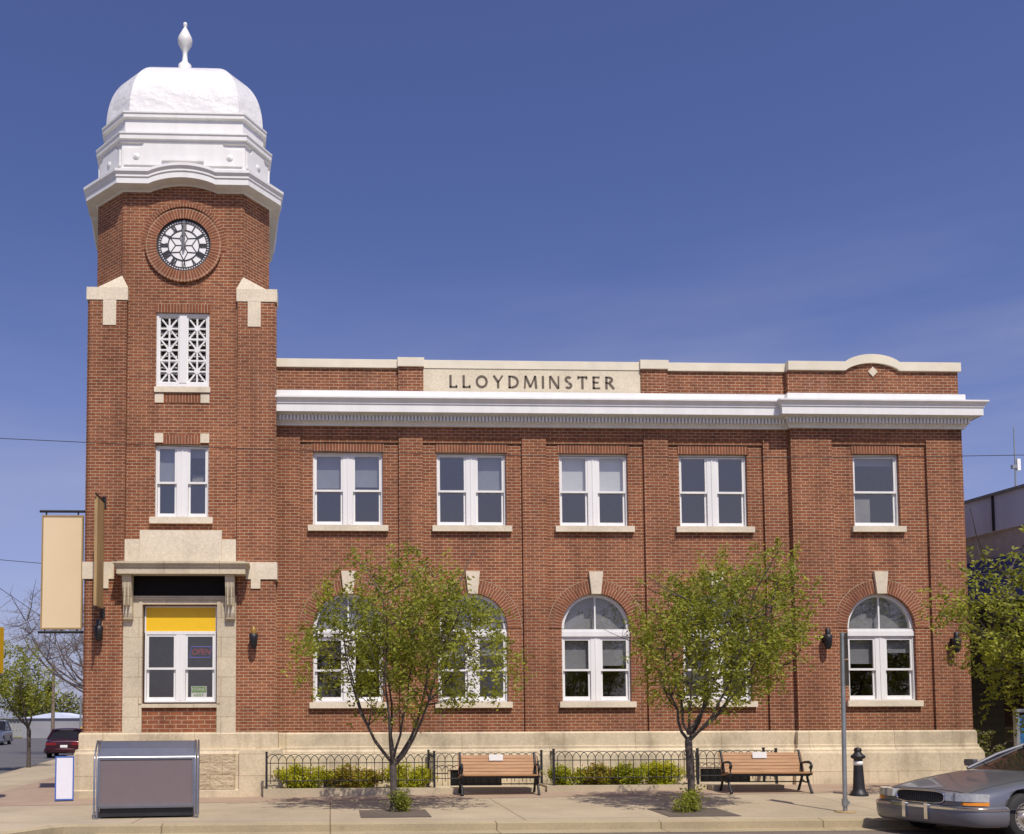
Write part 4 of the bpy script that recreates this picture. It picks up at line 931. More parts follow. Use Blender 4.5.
fence('black arched iron fence in front of the mixed shrubs between the benches', [(4.66, -0.60), (4.62, -1.14), (7.64, -1.14), (7.60, -0.36)], 0.235, [1, 2])
fence('black arched iron fence behind the bench nearer the bollard', [(7.86, -0.40), (9.36, -0.40), (9.40, -0.92)], 0.22, [1, 2])

# ------------------------------------------------------------------ foliage
def leaf(m, p, size, rng, mi, droop=0.0):
    d = Vector((rng.gauss(0, 1), rng.gauss(0, 1), rng.gauss(0, 0.7) - droop)).normalized(); s = d.cross(Vector((rng.gauss(0, 1), rng.gauss(0, 1), rng.gauss(0, 1)))).normalized()
    L, W2 = size * rng.uniform(0.7, 1.3), size * 0.25
    q = Vector(p); m.face([q, q + d * L * 0.45 + s * W2, q + d * L, q + d * L * 0.5 - s * W2], mi)
def shrub(label, x, y, z, rx, ry, h, n, mats, seed, size=0.068, group='shrubs in the planting beds', name='shrub', cat='shrub'):
    rng = random.Random(seed); e = empty(name, (x, y, z)); tag(e, label, cat, group)
    if group == 'shrubs in the planting beds': rx *= 1.22; n = int(n * 1.25); h *= 0.92
    m = MB(); st = MB(); stems = []
    for k in range(max(7, int(rx * 26))):
        a = rng.uniform(0, 2 * PI); r = math.sqrt(rng.random()); tip = Vector((rx * r * math.cos(a), ry * r * math.sin(a), h * 1.12 * (1 - 0.40 * r * r) * rng.uniform(0.78, 1.08)))
        b = Vector((tip.x * 0.35, tip.y * 0.35, -0.02)); mid = (b + tip) / 2 + Vector((rng.gauss(0, 0.02), rng.gauss(0, 0.02), 0.03)); st.tube([b, mid, tip], [0.006, 0.004, 0.002], 4, cap=False); stems.append((b, mid, tip))
    for k in range(n):
        b, mid, tip = rng.choice(stems); t = rng.random() ** 0.75
        p = (b.lerp(mid, t * 2) if t < 0.5 else mid.lerp(tip, t * 2 - 1)) + Vector((rng.gauss(0, 0.065), rng.gauss(0, 0.06), rng.gauss(0, 0.04)))
        p.z = max(p.z, 0.0); leaf(m, p, size, rng, 0 if rng.random() < 0.6 else (1 if rng.random() < 0.75 else 2))
    m.build('foliage', mats, e); st.build('stem', M['bark_dark'], e); return e
LIME = [M['hedge'], M['hedge_dk'], M['leaf_light']]; RUST = [M['hedge_br'], M['hedge_dk'], M['hedge']]; MIDG = [M['hedge_dk'], M['hedge'], M['leaf']]
shrub('lime yellow rounded shrub behind the fence beside the tower', -0.62, -0.76, 0.18, 0.56, 0.30, 0.50, 2600, LIME, 1)
shrub('rust and green shrub between the two lime shrubs, before the basement window', 0.46, -0.74, 0.18, 0.58, 0.30, 0.46, 2400, RUST, 2)
shrub('lime yellow shrub behind the trunk of the street tree nearer the tower', 1.50, -0.76, 0.18, 0.58, 0.30, 0.48, 2600, LIME, 3)
shrub('small green and lime shrub by the fence post right of the bench nearer the tower', 4.98, -0.78, 0.21, 0.36, 0.28, 0.40, 1700, MIDG, 4)
shrub('low rusty shrub in the middle of the bed between the benches', 5.62, -0.76, 0.21, 0.42, 0.28, 0.40, 1900, RUST, 5)
shrub('green shrub between the rusty shrub and the tallest lime shrub', 6.28, -0.78, 0.21, 0.44, 0.28, 0.42, 2100, MIDG, 6)
shrub('lime shrub at the bed end beside the trunk of the street tree nearer the pole', 6.98, -0.78, 0.21, 0.52, 0.30, 0.46, 2600, LIME, 7)
shrub('leafy suckers at the foot of the street tree nearer the tower', 1.26, -4.52, 0.02, 0.22, 0.2, 0.34, 900, [M['leaf_dark'], M['leaf'], M['leaf_light']], 8, 0.06, 'suckers at tree feet')
shrub('upright leafy suckers at the foot of the street tree nearer the pole', 6.14, -5.02, 0.03, 0.16, 0.16, 0.42, 650, [M['leaf'], M['leaf_light'], M['leaf_dark']], 9, 0.06, 'suckers at tree feet')
shrub('small low tuft of suckers left of the upright suckers', 5.90, -5.06, 0.02, 0.12, 0.12, 0.22, 260, [M['leaf'], M['leaf_light'], M['leaf_dark']], 10, 0.05, 'suckers at tree feet')
shrub('dry olive bush in the shade right of the stone base', 15.35, 1.6, 0.2, 0.75, 0.5, 1.0, 2400, [M['olive'], M['leaf_dark'], M['olive']], 11, 0.09, None)

# tree pits of dark soil
for x0, x1, y0, y1 in ((0.50, 1.66, -5.40, -4.2), (5.50, 6.70, -5.65, -4.5)):
    m = MB(); N = 6
    m.grid([[(x0 + (x1 - x0) * i / N, y0 + (y1 - y0) * j / N, gz(x0 + (x1 - x0) * i / N, y0 + (y1 - y0) * j / N) + 0.008) for i in range(N + 1)] for j in range(N + 1)], smooth=False)
    o = m.build('tree_pit', M['soil']); o['kind'] = 'structure'

def tree(name, label, x, y, z, fork, cx, cz, rx, rz, n_limbs, n_twig, leaves, seed, trunk_r=0.075, size=0.075, mats=None, cat='tree', group=None, bark='bark', ry=None, lean=(0, 0), bare=False, flat_top=0.0):
    """vase-shaped street tree: short trunk, rising limbs, twigs and leaf-sized faces"""
    rng = random.Random(seed); e = empty(name, (x, y, z)); tag(e, label, cat, group); ry = ry or rx
    t = MB(); f = MB()
    top = Vector((lean[0], lean[1], fork))
    t.tube([(0, 0, -0.1), (0.01, 0, 0.05), (lean[0] * 0.5 + 0.012, lean[1] * 0.5, fork * 0.5), top, top + Vector((0.0, 0, 0.10))], [trunk_r * 1.5, trunk_r * 1.12, trunk_r * 0.95, trunk_r * 1.05, trunk_r * 0.8], 10)
    tips = []
    def limb(p0, d, L, r, depth):
        pts = [p0]; p = Vector(p0); d = d.normalized(); k = 6
        for i in range(k):
            d = (d + Vector((rng.gauss(0, 0.10), rng.gauss(0, 0.10), 0.05 + rng.gauss(0, 0.05)))).normalized(); p = p + d * L / k; pts.append(p.copy())
        t.tube(pts, [r * (1 - 0.78 * i / k) for i in range(k + 1)], 7 if depth == 0 else 5, cap=False)
        return pts, d
    C0 = Vector((cx, 0, cz))
    def inside(p, s=1.0): q = p - C0; return (q.x / rx) ** 2 + (q.y / ry) ** 2 + (q.z / rz) ** 2 < s
    nodes = []
    for i in range(n_limbs):
        a = 2 * PI * (i + rng.uniform(-0.25, 0.25)) / n_limbs; el = rng.uniform(0.35, 0.95) if i else 1.35
        target = C0 + Vector((rx * 0.62 * math.cos(a) * (1.0 if i else 0.15), ry * 0.62 * math.sin(a) * (1.0 if i else 0.15), rz * rng.uniform(-0.1, 0.6)))
        st = top + Vector((0, 0, rng.uniform(-0.05, 0.16) * fork)); d = (target - st); L = d.length * 1.08
        ctl = st + Vector((d.x * 0.78, d.y * 0.78, d.z * rng.uniform(0.22, 0.36))); r0 = trunk_r * rng.uniform(0.40, 0.56); pts = []
        for q in range(9):
            u = q / 8; p = st * (1 - u) ** 2 + ctl * 2 * u * (1 - u) + target * u * u; pts.append(p + Vector((rng.gauss(0, 0.018), rng.gauss(0, 0.018), 0)) * (1 if q else 0))
        t.tube(pts, [r0 * (1 - 0.78 * q / 8) for q in range(9)], 7, cap=False)
        nodes += pts[3:]
        for k in range(5):
            b = pts[rng.randint(3, 8)]; dd = Vector((rng.gauss(0, 1), rng.gauss(0, 1), rng.uniform(0.0, 1.1))); p2, _ = limb(b, dd, rng.uniform(0.35, 0.75) * rx, trunk_r * 0.22, 1); nodes += p2[2:]
    cl = []                                                                     # clump centres spread through the crown, tied to limb nodes
    tries = 0
    while len(cl) < n_twig and tries < n_twig * 30:
        tries += 1
        u = Vector((rng.gauss(0, 1), rng.gauss(0, 1), rng.gauss(0, 1))).normalized() * rng.random() ** 0.42
        bumpf = 1.0 + 0.20 * math.sin(3.1 * u.x + seed) * math.cos(2.7 * u.z + seed * 1.7) + rng.gauss(0, 0.07)
        p = C0 + Vector((u.x * rx * bumpf, u.y * ry * bumpf, u.z * rz * bumpf * (1 - flat_top * (u.z > 0))))
        hole = math.sin(p.x * 4.3 + seed) * math.sin(p.z * 4.9 + seed * 2.3) * math.sin(p.y * 3.7 + seed * 0.7)
        if hole > 0.34: continue
        if p.z < fork * 1.05: continue
        cl.append(p)
    for p in cl:
        nb = min(nodes, key=lambda q: (q - p).length_squared + (0.4 if q.z > p.z else 0))
        mid = nb.lerp(p, 0.55) + Vector((rng.gauss(0, 0.05), rng.gauss(0, 0.05), rng.gauss(0, 0.04))); t.tube([nb, mid, p], [trunk_r * 0.09, trunk_r * 0.065, trunk_r * 0.03], 3, cap=False)
        if bare:
            for k in range(5):
                b = nb.lerp(p, rng.uniform(0.3, 1)); q = b + Vector((rng.gauss(0, 0.3), rng.gauss(0, 0.3), rng.gauss(0.08, 0.2))); t.tube([b, b.lerp(q, 0.5) + Vector((0, 0, 0.04)), q], [trunk_r * 0.045, trunk_r * 0.035, trunk_r * 0.015], 3, cap=False)
            continue
        shoot = Vector((rng.gauss(0, 0.42), rng.gauss(0, 0.42), rng.uniform(0.35, 1.0))).normalized() * size * rng.uniform(2.6, 5.6)
        tone = rng.random()
        for k in range(leaves):
            s = rng.random(); q = p + shoot * (s * 1.5 - 0.75) + Vector((rng.gauss(0, size * 0.55), rng.gauss(0, size * 0.55), rng.gauss(0, size * 0.5)))
            r = rng.random(); leaf(f, q, size, rng, (1 if r < 0.45 else 0) if tone > 0.55 else (2 if r < 0.35 else 0), 0.25)
    t.build('trunk', M[bark], e)
    if not bare: f.build('crown', mats or [M['leaf'], M['leaf_light'], M['leaf_dark']], e)
    return e
GT = 'young street trees along the kerb'
tree('street_tree', 'young leafy street tree with a grey trunk before the two arched windows nearest the tower', 1.08, -4.50, 0.02, 0.80, 0.20, 3.00, 1.84, 1.38, 7, 560, 31, 21, 0.062, 0.076, group=GT, ry=1.5)
tree('street_tree', 'young leafy street tree with a dark trunk before the fourth arched window from the tower', 6.15, -4.88, 0.03, 1.16, 0.58, 3.14, 1.66, 1.40, 8, 560, 30, 34, 0.060, 0.076, group=GT, ry=1.45, lean=(-0.03, 0))
tree('street_tree', 'leafy street tree reaching in over the parked silver sedan, its trunk out of view', 13.7, -4.6, 0.0, 1.3, 0.0, 3.20, 2.45, 1.85, 9, 860, 32, 55, 0.09, 0.095, group=GT, ry=1.7)
tree('street_tree', 'small leafy street tree on the side street pavement beyond the tower', -10.45, 13.67, 0.0, 1.25, -0.35, 2.95, 1.35, 1.35, 6, 260, 22, 77, 0.07, 0.10, group='trees on the side street', ry=1.2)
tree('bare_tree', 'tall leafless tree with a tangle of fine twigs behind the tower corner', -11.6, 31.0, 0.0, 2.6, -2.0, 5.9, 3.9, 2.9, 11, 620, 1, 91, 0.14, 0.1, group='trees on the side street', bark='bark_bare', bare=True)

# ------------------------------------------------------------------ benches
def bench(label, x, y, rz=0.0, L=1.62):
    e = empty('park_bench', (x, y, gz(x, y)), rz); tag(e, label, 'bench', 'wooden slatted benches with iron ends')
    h = L / 2
    for k in range(5):
        m = MB(); yy = -0.40 + k * 0.092; z = 0.405 - 0.012 * k + (0.012 if k == 0 else 0); m.box(-h, h, yy, yy + 0.075, z - 0.028, z); bevel(m.build('seat_slat', M['wood'], e), 0.006)
    for k in range(6):
        m = MB(); z = 0.395 + k * 0.066; yy = 0.020 + k * 0.030; P = [(-h, yy, z), (h, yy, z), (h, yy + 0.024, z + 0.058), (-h, yy + 0.024, z + 0.058)]; Q = [(a, b + 0.026, c - 0.010) for a, b, c in P]
        m.face(P); m.face(list(reversed(Q)))
        for i in range(4): j = (i + 1) % 4; m.face([P[j], P[i], Q[i], Q[j]])
        m.build('back_slat', M['wood'], e)
    for s in (-1, 1):
        X = s * (h - 0.045); m = MB(); T = lambda pts, r: m.tube([(X, a, b) for a, b in pts], r, 8)
        # rear upright running up to the back, curled front leg, arm with scroll
        T([(0.27, 0.0), (0.20, 0.10), (0.09, 0.26), (0.03, 0.38), (0.06, 0.50), (0.14, 0.66), (0.20, 0.80), (0.225, 0.825)], [0.030, 0.026, 0.026, 0.030, 0.028, 0.026, 0.024, 0.028])
        T([(-0.42, 0.0), (-0.36, 0.08), (-0.25, 0.22), (-0.20, 0.30), (-0.24, 0.365)], [0.032, 0.026, 0.026, 0.026, 0.026])
        T([(-0.25, 0.22), (-0.10, 0.20), (0.09, 0.26)], 0.015); T([(-0.42, 0.375), (-0.2, 0.365), (0.04, 0.36)], 0.022)
        T([(0.10, 0.57), (-0.10, 0.60), (-0.30, 0.61), (-0.40, 0.585), (-0.435, 0.53), (-0.40, 0.48), (-0.355, 0.49), (-0.35, 0.53)], [0.022, 0.025, 0.027, 0.027, 0.025, 0.022, 0.020, 0.018])
        T([(-0.42, 0.375), (-0.375, 0.42), (-0.40, 0.48)], 0.018)
        m.build('end_frame', M['black'], e)
    m = MB(); m.tube([(-h + 0.05, -0.06, 0.21), (h - 0.05, -0.06, 0.21)], 0.012, 6); m.box(-h + 0.05, h - 0.05, -0.36, -0.335, 0.335, 0.372); m.box(-h + 0.05, h - 0.05, 0.0, 0.025, 0.33, 0.37); m.build('stretcher', M['black'], e)
    m = MB(); zc = 0.735; m.box(-0.17, 0.115, 0.122, 0.128, zc - 0.062, zc + 0.062); o = m.build('plaque', M['paper'], e); o.rotation_euler = (0, 0, 0)
    return e
bench('slatted wooden bench with black iron ends and a white plaque, nearer the tower', 3.42, -1.40, R(-3))
bench('slatted wooden bench with black iron ends and a white plaque, nearer the bollard', 8.72, -1.86, R(-4), 1.66)

# ------------------------------------------------------------------ bollard, pole, bin, board
e = empty('bollard', (10.17, -2.80, gz(10.17, -2.8))); tag(e, 'squat black cast-iron bollard with a white band near its head', 'bollard')
m = MB(); m.lathe(0, 0, [(0.17, -0.02), (0.17, 0.03), (0.15, 0.06), (0.12, 0.10), (0.108, 0.14), (0.080, 0.66), (0.080, 0.70), (0.125, 0.72), (0.135, 0.76), (0.095, 0.79), (0.07, 0.82), (0.06, 0.84), (0.075, 0.87), (0.06, 0.91), (0.02, 0.925)], 18); m.build('bollard_post', M['black'], e)
m = MB(); m.lathe(0, 0, [(0.083, 0.585), (0.088, 0.585), (0.085, 0.665), (0.080, 0.665)], 18); m.build('white_band', M['paper'], e)

e = empty('sign_pole', (8.63, -5.24, gz(8.63, -5.24))); tag(e, 'leaning grey galvanised pole with traffic plates seen edge-on', 'sign pole')
m = MB(); m.tube([(0, 0, 0.0), (0.02, 0, 1.5), (0.045, 0, 3.02)], 0.036, 10); m.tube([(0, 0, 0.10), (0, 0, 0.22)], 0.05, 10); m.box(0.03, 0.075, -0.02, 0.02, 0.13, 0.19); m.build('post', M['galv'], e)
m = MB(); m.lathe(0, 0, [(0.17, 0.0), (0.17, 0.012), (0.08, 0.02)], 14); m.build('base_plate', M['oldwood'], e)
for z0, z1 in ((2.58, 3.02), (2.12, 2.56)):
    m = MB(); m.box(-0.15, 0.15, -0.045, -0.041, z0, z1); o = m.build('sign_plate', M['plate'], e); o.rotation_euler = (0, 0, R(75)); o.location = (0.085, 0.06, 0)

e = empty('litter_bin', (-3.05, -4.85, 0.0), R(6)); tag(e, 'wide stainless steel recycling bin with a blank taupe front panel and curved top', 'bin')
hx = 0.775; pf = [(-0.235, 0.17), (-0.228, 0.985), (-0.215, 1.012), (-0.05, 1.145), (0.10, 1.252), (0.13, 1.262), (0.30, 1.262), (0.30, 0.17)]
m = MB()
for i in range(1, 6): a, b = pf[i], pf[i + 1]; m.face([(-hx, a[0], a[1]), (hx, a[0], a[1]), (hx, b[0], b[1]), (-hx, b[0], b[1])], smooth=False)
m.face([(hx, 0.30, 1.26), (hx, 0.30, 0.17), (-hx, 0.30, 0.17), (-hx, 0.30, 1.26)]); m.face([(-hx, -0.235, 0.17), (-hx, 0.30, 0.17), (hx, 0.30, 0.17), (hx, -0.235, 0.17)])
m.face([(-hx, y, z) for y, z in reversed(pf)]); m.face([(hx, y, z) for y, z in pf]); m.face([(-hx, -0.235, 0.17), (hx, -0.235, 0.17), (hx, -0.225, 1.0), (-hx, -0.225, 1.0)])
m.build('housing', M['steel'], e)
m = MB(); m.box(-hx + 0.03, hx - 0.03, -0.262, -0.24, 0.23, 0.97); m.build('front_panel', M['greypanel'], e)
m = MB(); ring_frame(m, -hx, hx, 0.20, 1.0, 0.034, -0.275, -0.238); bevel(m.build('panel_frame', M['steel'], e), 0.008)
for s in (-1, 1):
    m = MB(); X = s * (hx + 0.03)
    for dx in (-0.018, 0.028):
        m.tube([(X + s * dx, -0.30, 0.0), (X + s * dx, -0.262, 0.97), (X + s * dx, -0.23, 1.02), (X + s * dx, -0.06, 1.16), (X + s * dx, 0.08, 1.25), (X + s * dx, 0.14, 1.268), (X + s * dx, 0.27, 1.26), (X + s * dx, 0.31, 1.1), (X + s * dx, 0.31, 0.0)], 0.015, 8)
    m.build('side_rail', M['steel'], e)
m = MB(); m.box(-hx + 0.02, hx - 0.02, -0.2, 0.28, 0.03, 0.168); m.build('dark_gap_block', M['black'], e)  # black block painting in the dark of the open gap under the housing

e = empty('sandwich_board', (-5.34, -1.30, 0.004), R(14)); tag(e, 'blank white sandwich board with a blue frame by the tower corner', 'sandwich board')
for s in (-1, 1):
    m = MB(); m.box(-0.155, 0.155, -0.008, 0.008, 0.05, 0.88); o = m.build('panel', M['boardwhite'], e); o.rotation_euler = (R(s * 11), 0, 0); o.location = (0, s * 0.19, 0)
    m = MB(); ring_frame(m, -0.182, 0.182, 0.02, 0.905, 0.026, -0.014, 0.014); o = m.build('panel_frame', M['bluepaint'], e); o.rotation_euler = (R(s * 11), 0, 0); o.location = (0, s * 0.19, 0)

# ------------------------------------------------------------------ signs and lamps on the building
e = empty('banner_sign', (-5.40, 0.5, 3.6)); tag(e, 'tall blank cream banner hung between black bars on the tower side', 'banner')
m = MB(); m.box(-0.94, -0.10, -0.02, 0.02, 0.05, 2.53); m.build('panel', M['banner'], e)
m = MB(); ring_frame(m, -0.975, -0.065, 0.02, 2.56, 0.035, -0.03, 0.03); m.build('panel_frame', M['oldwood'], e)
for z in (-0.04, 2.65):
    m = MB(); m.tube([(0.12, 0, z), (-1.03, 0, z)], 0.03, 8); m.box(-0.90, -0.87, -0.012, 0.012, min(z, 2.5), max(z, 0.05) if z < 1 else z) if z > 1 else m.box(-0.90, -0.87, -0.012, 0.012, z, 0.05)
    m.box(-0.20, -0.17, -0.012, 0.012, 2.55, z) if z > 1 else m.box(-0.20, -0.17, -0.012, 0.012, z, 0.05); m.build('support_bar', M['black'], e)
e = empty('projecting_sign', (-4.80, TY0, 3.9)); tag(e, 'weathered wooden blade sign seen edge-on on the tower front', 'sign')
m = MB(); m.box(-0.03, 0.03, -0.72, -0.10, 0.06, 2.30); bevel(m.build('board', M['oldwood'], e), 0.006)
for z in (0.0, 2.36):
    m = MB(); m.tube([(0, 0.02, z), (0, -0.78, z)], 0.02, 6); m.box(-0.05, 0.05, -0.02, 0.01, z - 0.14, z + 0.10); m.tube([(0, -0.02, z - 0.12 if z < 1 else z + 0.09), (0, -0.3, z)], 0.012, 5); m.build('iron_bracket', M['black'], e)
def lantern(label, x, y, z, amber=True):
    e = empty('wall_lantern', (x, y, z)); tag(e, label, 'wall lamp', 'black wall lanterns on the facade')
    m = MB(); m.box(-0.05, 0.05, -0.03, 0.03, -0.02, 0.16); m.tube([(0, -0.02, 0.1), (0, -0.12, 0.13)], 0.015, 6); m.build('bracket', M['black'], e)
    m = MB(); m.lathe(0, -0.16, [(0.035, -0.17), (0.075, -0.10), (0.09, 0.06), (0.095, 0.14), (0.06, 0.15)], 12); m.build('lamp_body', M['black'], e)
    m = MB(); m.lathe(0, -0.16, [(0.055, 0.151), (0.055, 0.27), (0.03, 0.29)], 12); m.build('lamp_top', M['amber' if amber else 'black'], e)
lantern('black wall lantern with an amber top on the tower beside the entrance canopy', -1.61, TY0, 3.28)
lantern('black wall lantern on the brick pier left of the last arched window', 10.88, PPY, 3.28, False)
lantern('black wall lantern at the far end pier behind overhanging leaves', 13.76, PPY, 3.20, False)
lantern('black wall lantern below the wooden blade sign', -4.84, TY0, 3.44, False)

# things in the tower's ground-floor window
wy = TFY + 0.16
e = empty('neon_sign', (-2.765, wy, 3.06)); tag(e, 'unlit-looking red and blue neon OPEN sign in the tower window', 'neon sign')
m = MB(); q = [(-0.235, -0.11), (0.20, -0.11), (0.235, 0.12), (-0.19, 0.12)]; m.tube([(a, 0, b) for a, b in q + q[:1]], 0.008, 6); m.build('tube_border', M['neon_blue'], e)
text('tube_lettering', 'OPEN', 0.18, (0.005, 0, 0.005), M['neon_red'], e, 0.006, shear=0.2, xs=0.85)
e = empty('window_notice', (-2.80, wy, 2.05)); tag(e, 'green and white INTERNET notice standing in the tower window', 'notice')
m = MB(); m.box(-0.16, 0.17, -0.004, 0.004, 0.0, 0.285); m.build('card', M['paper'], e)
m = MB(); m.box(-0.15, 0.16, -0.007, -0.005, 0.15, 0.275); m.build('green_band', M['green'], e)
text('lettering', 'INTERNET', 0.10, (0.005, -0.010, 0.212), M['paper'], e, 0.001, xs=0.72)
text('lettering', 'HERE', 0.13, (0.0, -0.007, 0.075), M['green'], e, 0.001, xs=0.72)

# ------------------------------------------------------------------ cars
def car(label, loc, rz, paint, L=5.4, roof=1.42, detail=True, scale=1.0, name='parked_car', group=None, belt=0.93, tail=False):
    e = empty(name, loc, rz); e.scale = (scale,) * 3; tag(e, label, 'car', group)
    k = L / 5.4; fx = 0.95; rx_ = fx + 2.94 * k; dz = belt - 0.93
    st = [(0.03, 0.60, 0.34, 0.62), (0.045, 0.78, 0.28, 0.665), (0.20, 0.895, 0.24, 0.705), (0.55, 0.935, 0.22, 0.775), (1.0, 0.95, 0.22, 0.845), (1.62, 0.955, 0.22, 0.925), (1.85, 0.955, 0.22, 0.94), (2.6, 0.955, 0.22, 0.94), (3.4, 0.955, 0.22, 0.95), (4.3 * k, 0.95, 0.22, 0.955), (4.75 * k, 0.94, 0.24, 0.95), (5.15 * k, 0.91, 0.28, 0.925), (5.33 * k, 0.86, 0.32, 0.86), (5.36 * k, 0.70, 0.36, 0.80)]
    m = MB(); rows = []
    for x, hw, zb, zt in st:
        zt += dz * min(1, x / 0.2); half = [(0.0, zt), (0.55 * hw, zt - 0.006), (0.86 * hw, zt - 0.035), (0.965 * hw, zt - 0.10), (hw, zt - 0.21), (hw * 1.005, 0.46), (hw * 0.985, 0.32), (hw * 0.93, zb), (0.5 * hw, zb)]
        ring = [(x, y, z) for y, z in half] + [(x, 0.0, zb)] + [(x, -y, z) for y, z in reversed(half[1:])]
        rows.append(ring)
    m.grid(rows, 0, closed=True); m.face(rows[0]); m.face(list(reversed(rows[-1])))
    o = m.build('body', paint, None, weld=True); bm = bmesh.new(); bm.from_mesh(o.data); bmesh.ops.recalc_face_normals(bm, faces=bm.faces); bm.to_mesh(o.data); bm.free()
    subsurf(o, 2); cut = []
    for X in (fx, rx_):
        for s in (-1, 1):
            c = MB(); c.lathe(0, 0, [(0.385, -0.2), (0.385, 0.2)], 28); q = c.build('cut', paint); q.rotation_euler = (R(90), 0, 0); q.location = (X, s * 0.86, 0.34); b = o.modifiers.new('arch', 'BOOLEAN'); b.object = q; b.operation = 'DIFFERENCE'; b.solver = 'EXACT'; cut.append(q)
    bpy.context.view_layer.update(); dg = bpy.context.evaluated_depsgraph_get(); me = bpy.data.meshes.new_from_object(o.evaluated_get(dg)); o.modifiers.clear(); o.data = me; me.name = 'body'
    for q in cut: bpy.data.objects.remove(q)
    for p in me.polygons: p.use_smooth = True
    o.parent = e
    m = MB()                                                    # dark wheel wells
    for X in (fx, rx_):
        for s in (-1, 1): m.box(X - 0.36, X + 0.36, min(s * 0.60, s * 0.67), max(s * 0.60, s * 0.67), 0.2, 0.68)
    m.build('wheel_well', M['trim'], o)
    for X in (fx, rx_):
        for s in (-1, 1):
            w_ = MB(); w_.lathe(0, 0, [(0.20, -0.10), (0.30, -0.105), (0.325, -0.08), (0.33, 0.0), (0.325, 0.08), (0.30, 0.105), (0.20, 0.10)], 28, cap=False); wo = w_.build('wheel', M['tyre'], e); wo.rotation_euler = (R(90), 0, 0 if s < 0 else PI); wo.location = (X, s * 0.835, 0.33)
            r_ = MB(); r_.lathe(0, 0, [(0.20, 0.02), (0.205, 0.10), (0.19, 0.098), (0.16, 0.07), (0.07, 0.085), (0.06, 0.11), (0.0, 0.113)], 28); r_.build('rim', M['hubcap'], wo)
            h_ = MB()
            for i in range(18):
                a = 2 * PI * i / 18; h_.tube([(0.172 * math.cos(a), 0.172 * math.sin(a), 0.078), (0.172 * math.cos(a), 0.172 * math.sin(a), 0.097)], 0.013, 6)
            h_.build('rim_opening', M['trim'], wo)
    # greenhouse
    b0, b1, t0, t1 = 1.76, 4.62 * k, 2.85, 3.95 * k; zb, zt = belt - 0.01, roof
    m = MB(); rows = []
    for (f, hw) in ((0.0, 0.86), (0.5, 0.79), (0.92, 0.68)):
        xa, xb, z = b0 + (t0 - b0) * f, b1 + (t1 - b1) * f, zb + (zt - 0.03 - zb) * f
        rows.append([(xa + 0.16, -hw, z), (xa + 0.03, -hw * 0.6, z), (xa, 0, z), (xa + 0.03, hw * 0.6, z), (xa + 0.16, hw, z), (xb - 0.14, hw, z), (xb - 0.02, hw * 0.6, z), (xb, 0, z), (xb - 0.02, -hw * 0.6, z), (xb - 0.14, -hw, z)])
    m.grid(rows, 0, closed=True, smooth=False); m.build('glazing', M['carglass'], e)
    m = MB(); rr = []
    for (x, hw, z) in ((t0 - 0.06, 0.60, zt - 0.06), (t0 + 0.05, 0.67, zt - 0.02), (t0 + 0.4, 0.70, zt), ((t0 + t1) / 2, 0.71, zt + 0.01), (t1 - 0.3, 0.70, zt), (t1, 0.66, zt - 0.03), (t1 + 0.1, 0.60, zt - 0.07)):
        rr.append([(x, -hw - 0.03, z - 0.06), (x, -hw, z - 0.01), (x, -hw * 0.5, z + 0.02), (x, 0, z + 0.025), (x, hw * 0.5, z + 0.02), (x, hw, z - 0.01), (x, hw + 0.03, z - 0.06)])
    m.grid([list(reversed(q)) for q in rr]); m.build('roof', paint, e)
    for s in (-1, 1):
        m = MB(); m.tube([(b0 + 0.14, s * 0.865, zb), (b0 + 0.14 + (t0 - b0) * 0.5, s * 0.80, zb + (zt - zb) * 0.5), (t0 + 0.13, s * 0.69, zt - 0.045)], 0.028, 6)
        m.tube([(b1 - 0.12, s * 0.865, zb), (t1 - 0.08, s * 0.69, zt - 0.045)], 0.06, 6); xm = (b0 + b1) / 2 + 0.1; m.tube([(xm, s * 0.868, zb), (xm, s * 0.70, zt - 0.045)], 0.03, 6)
        m.tube([(b0 + 0.14, s * 0.87, zb + 0.005), (b1 - 0.1, s * 0.87, zb + 0.005)], 0.018, 5); m.build('window_pillar', M['bumper'] if detail else paint, e)
    
    for s in (-1, 1):
        m = MB(); rows = [[(b0 + 0.34 + a, s * (0.93 + b2), zb + 0.03 + c) for b2, c in ((0, 0), (0.17, 0.0), (0.19, 0.06), (0.17, 0.11), (0, 0.11))] for a in (0, 0.09)]
        m.grid(rows, 0, closed=True, smooth=False); m.face(rows[0]); m.face(list(reversed(rows[1]))); bevel(m.build('mirror', paint, e), 0.02)
    # front: bumper, grille, lamps
    bp = [(0.56, 0.965), (0.36, 0.955), (0.20, 0.92), (0.10, 0.84), (0.045, 0.70), (0.015, 0.45), (0.0, 0.15), (0.0, -0.15), (0.015, -0.45), (0.045, -0.70), (0.10, -0.84), (0.20, -0.92), (0.36, -0.955), (0.56, -0.965)]
    def spline(P, k=5):
        o = []
        for i in range(len(P) - 1):
            p0, p1, p2, p3 = [Vector(P[min(max(j, 0), len(P) - 1)]) for j in (i - 1, i, i + 1, i + 2)]
            for q in range(k):
                u = q / k; o.append(tuple(0.5 * (2 * p1 + (p2 - p0) * u + (2 * p0 - 5 * p1 + 4 * p2 - p3) * u * u + (3 * p1 - p0 - 3 * p2 + p3) * u ** 3)))
        return o + [P[-1]]
    bp = spline(bp)
    m = MB(); m.sweep(bp, [(-0.10, 0.20), (0.0, 0.20), (0.035, 0.24), (0.05, 0.32), (0.05, 0.42), (0.035, 0.47), (0.0, 0.488), (-0.10, 0.49)]); m.sm = [len(f) == 4 for f in m.f]; bo = m.build('front_bumper', M['bumper'] if detail else paint, e, weld=True)
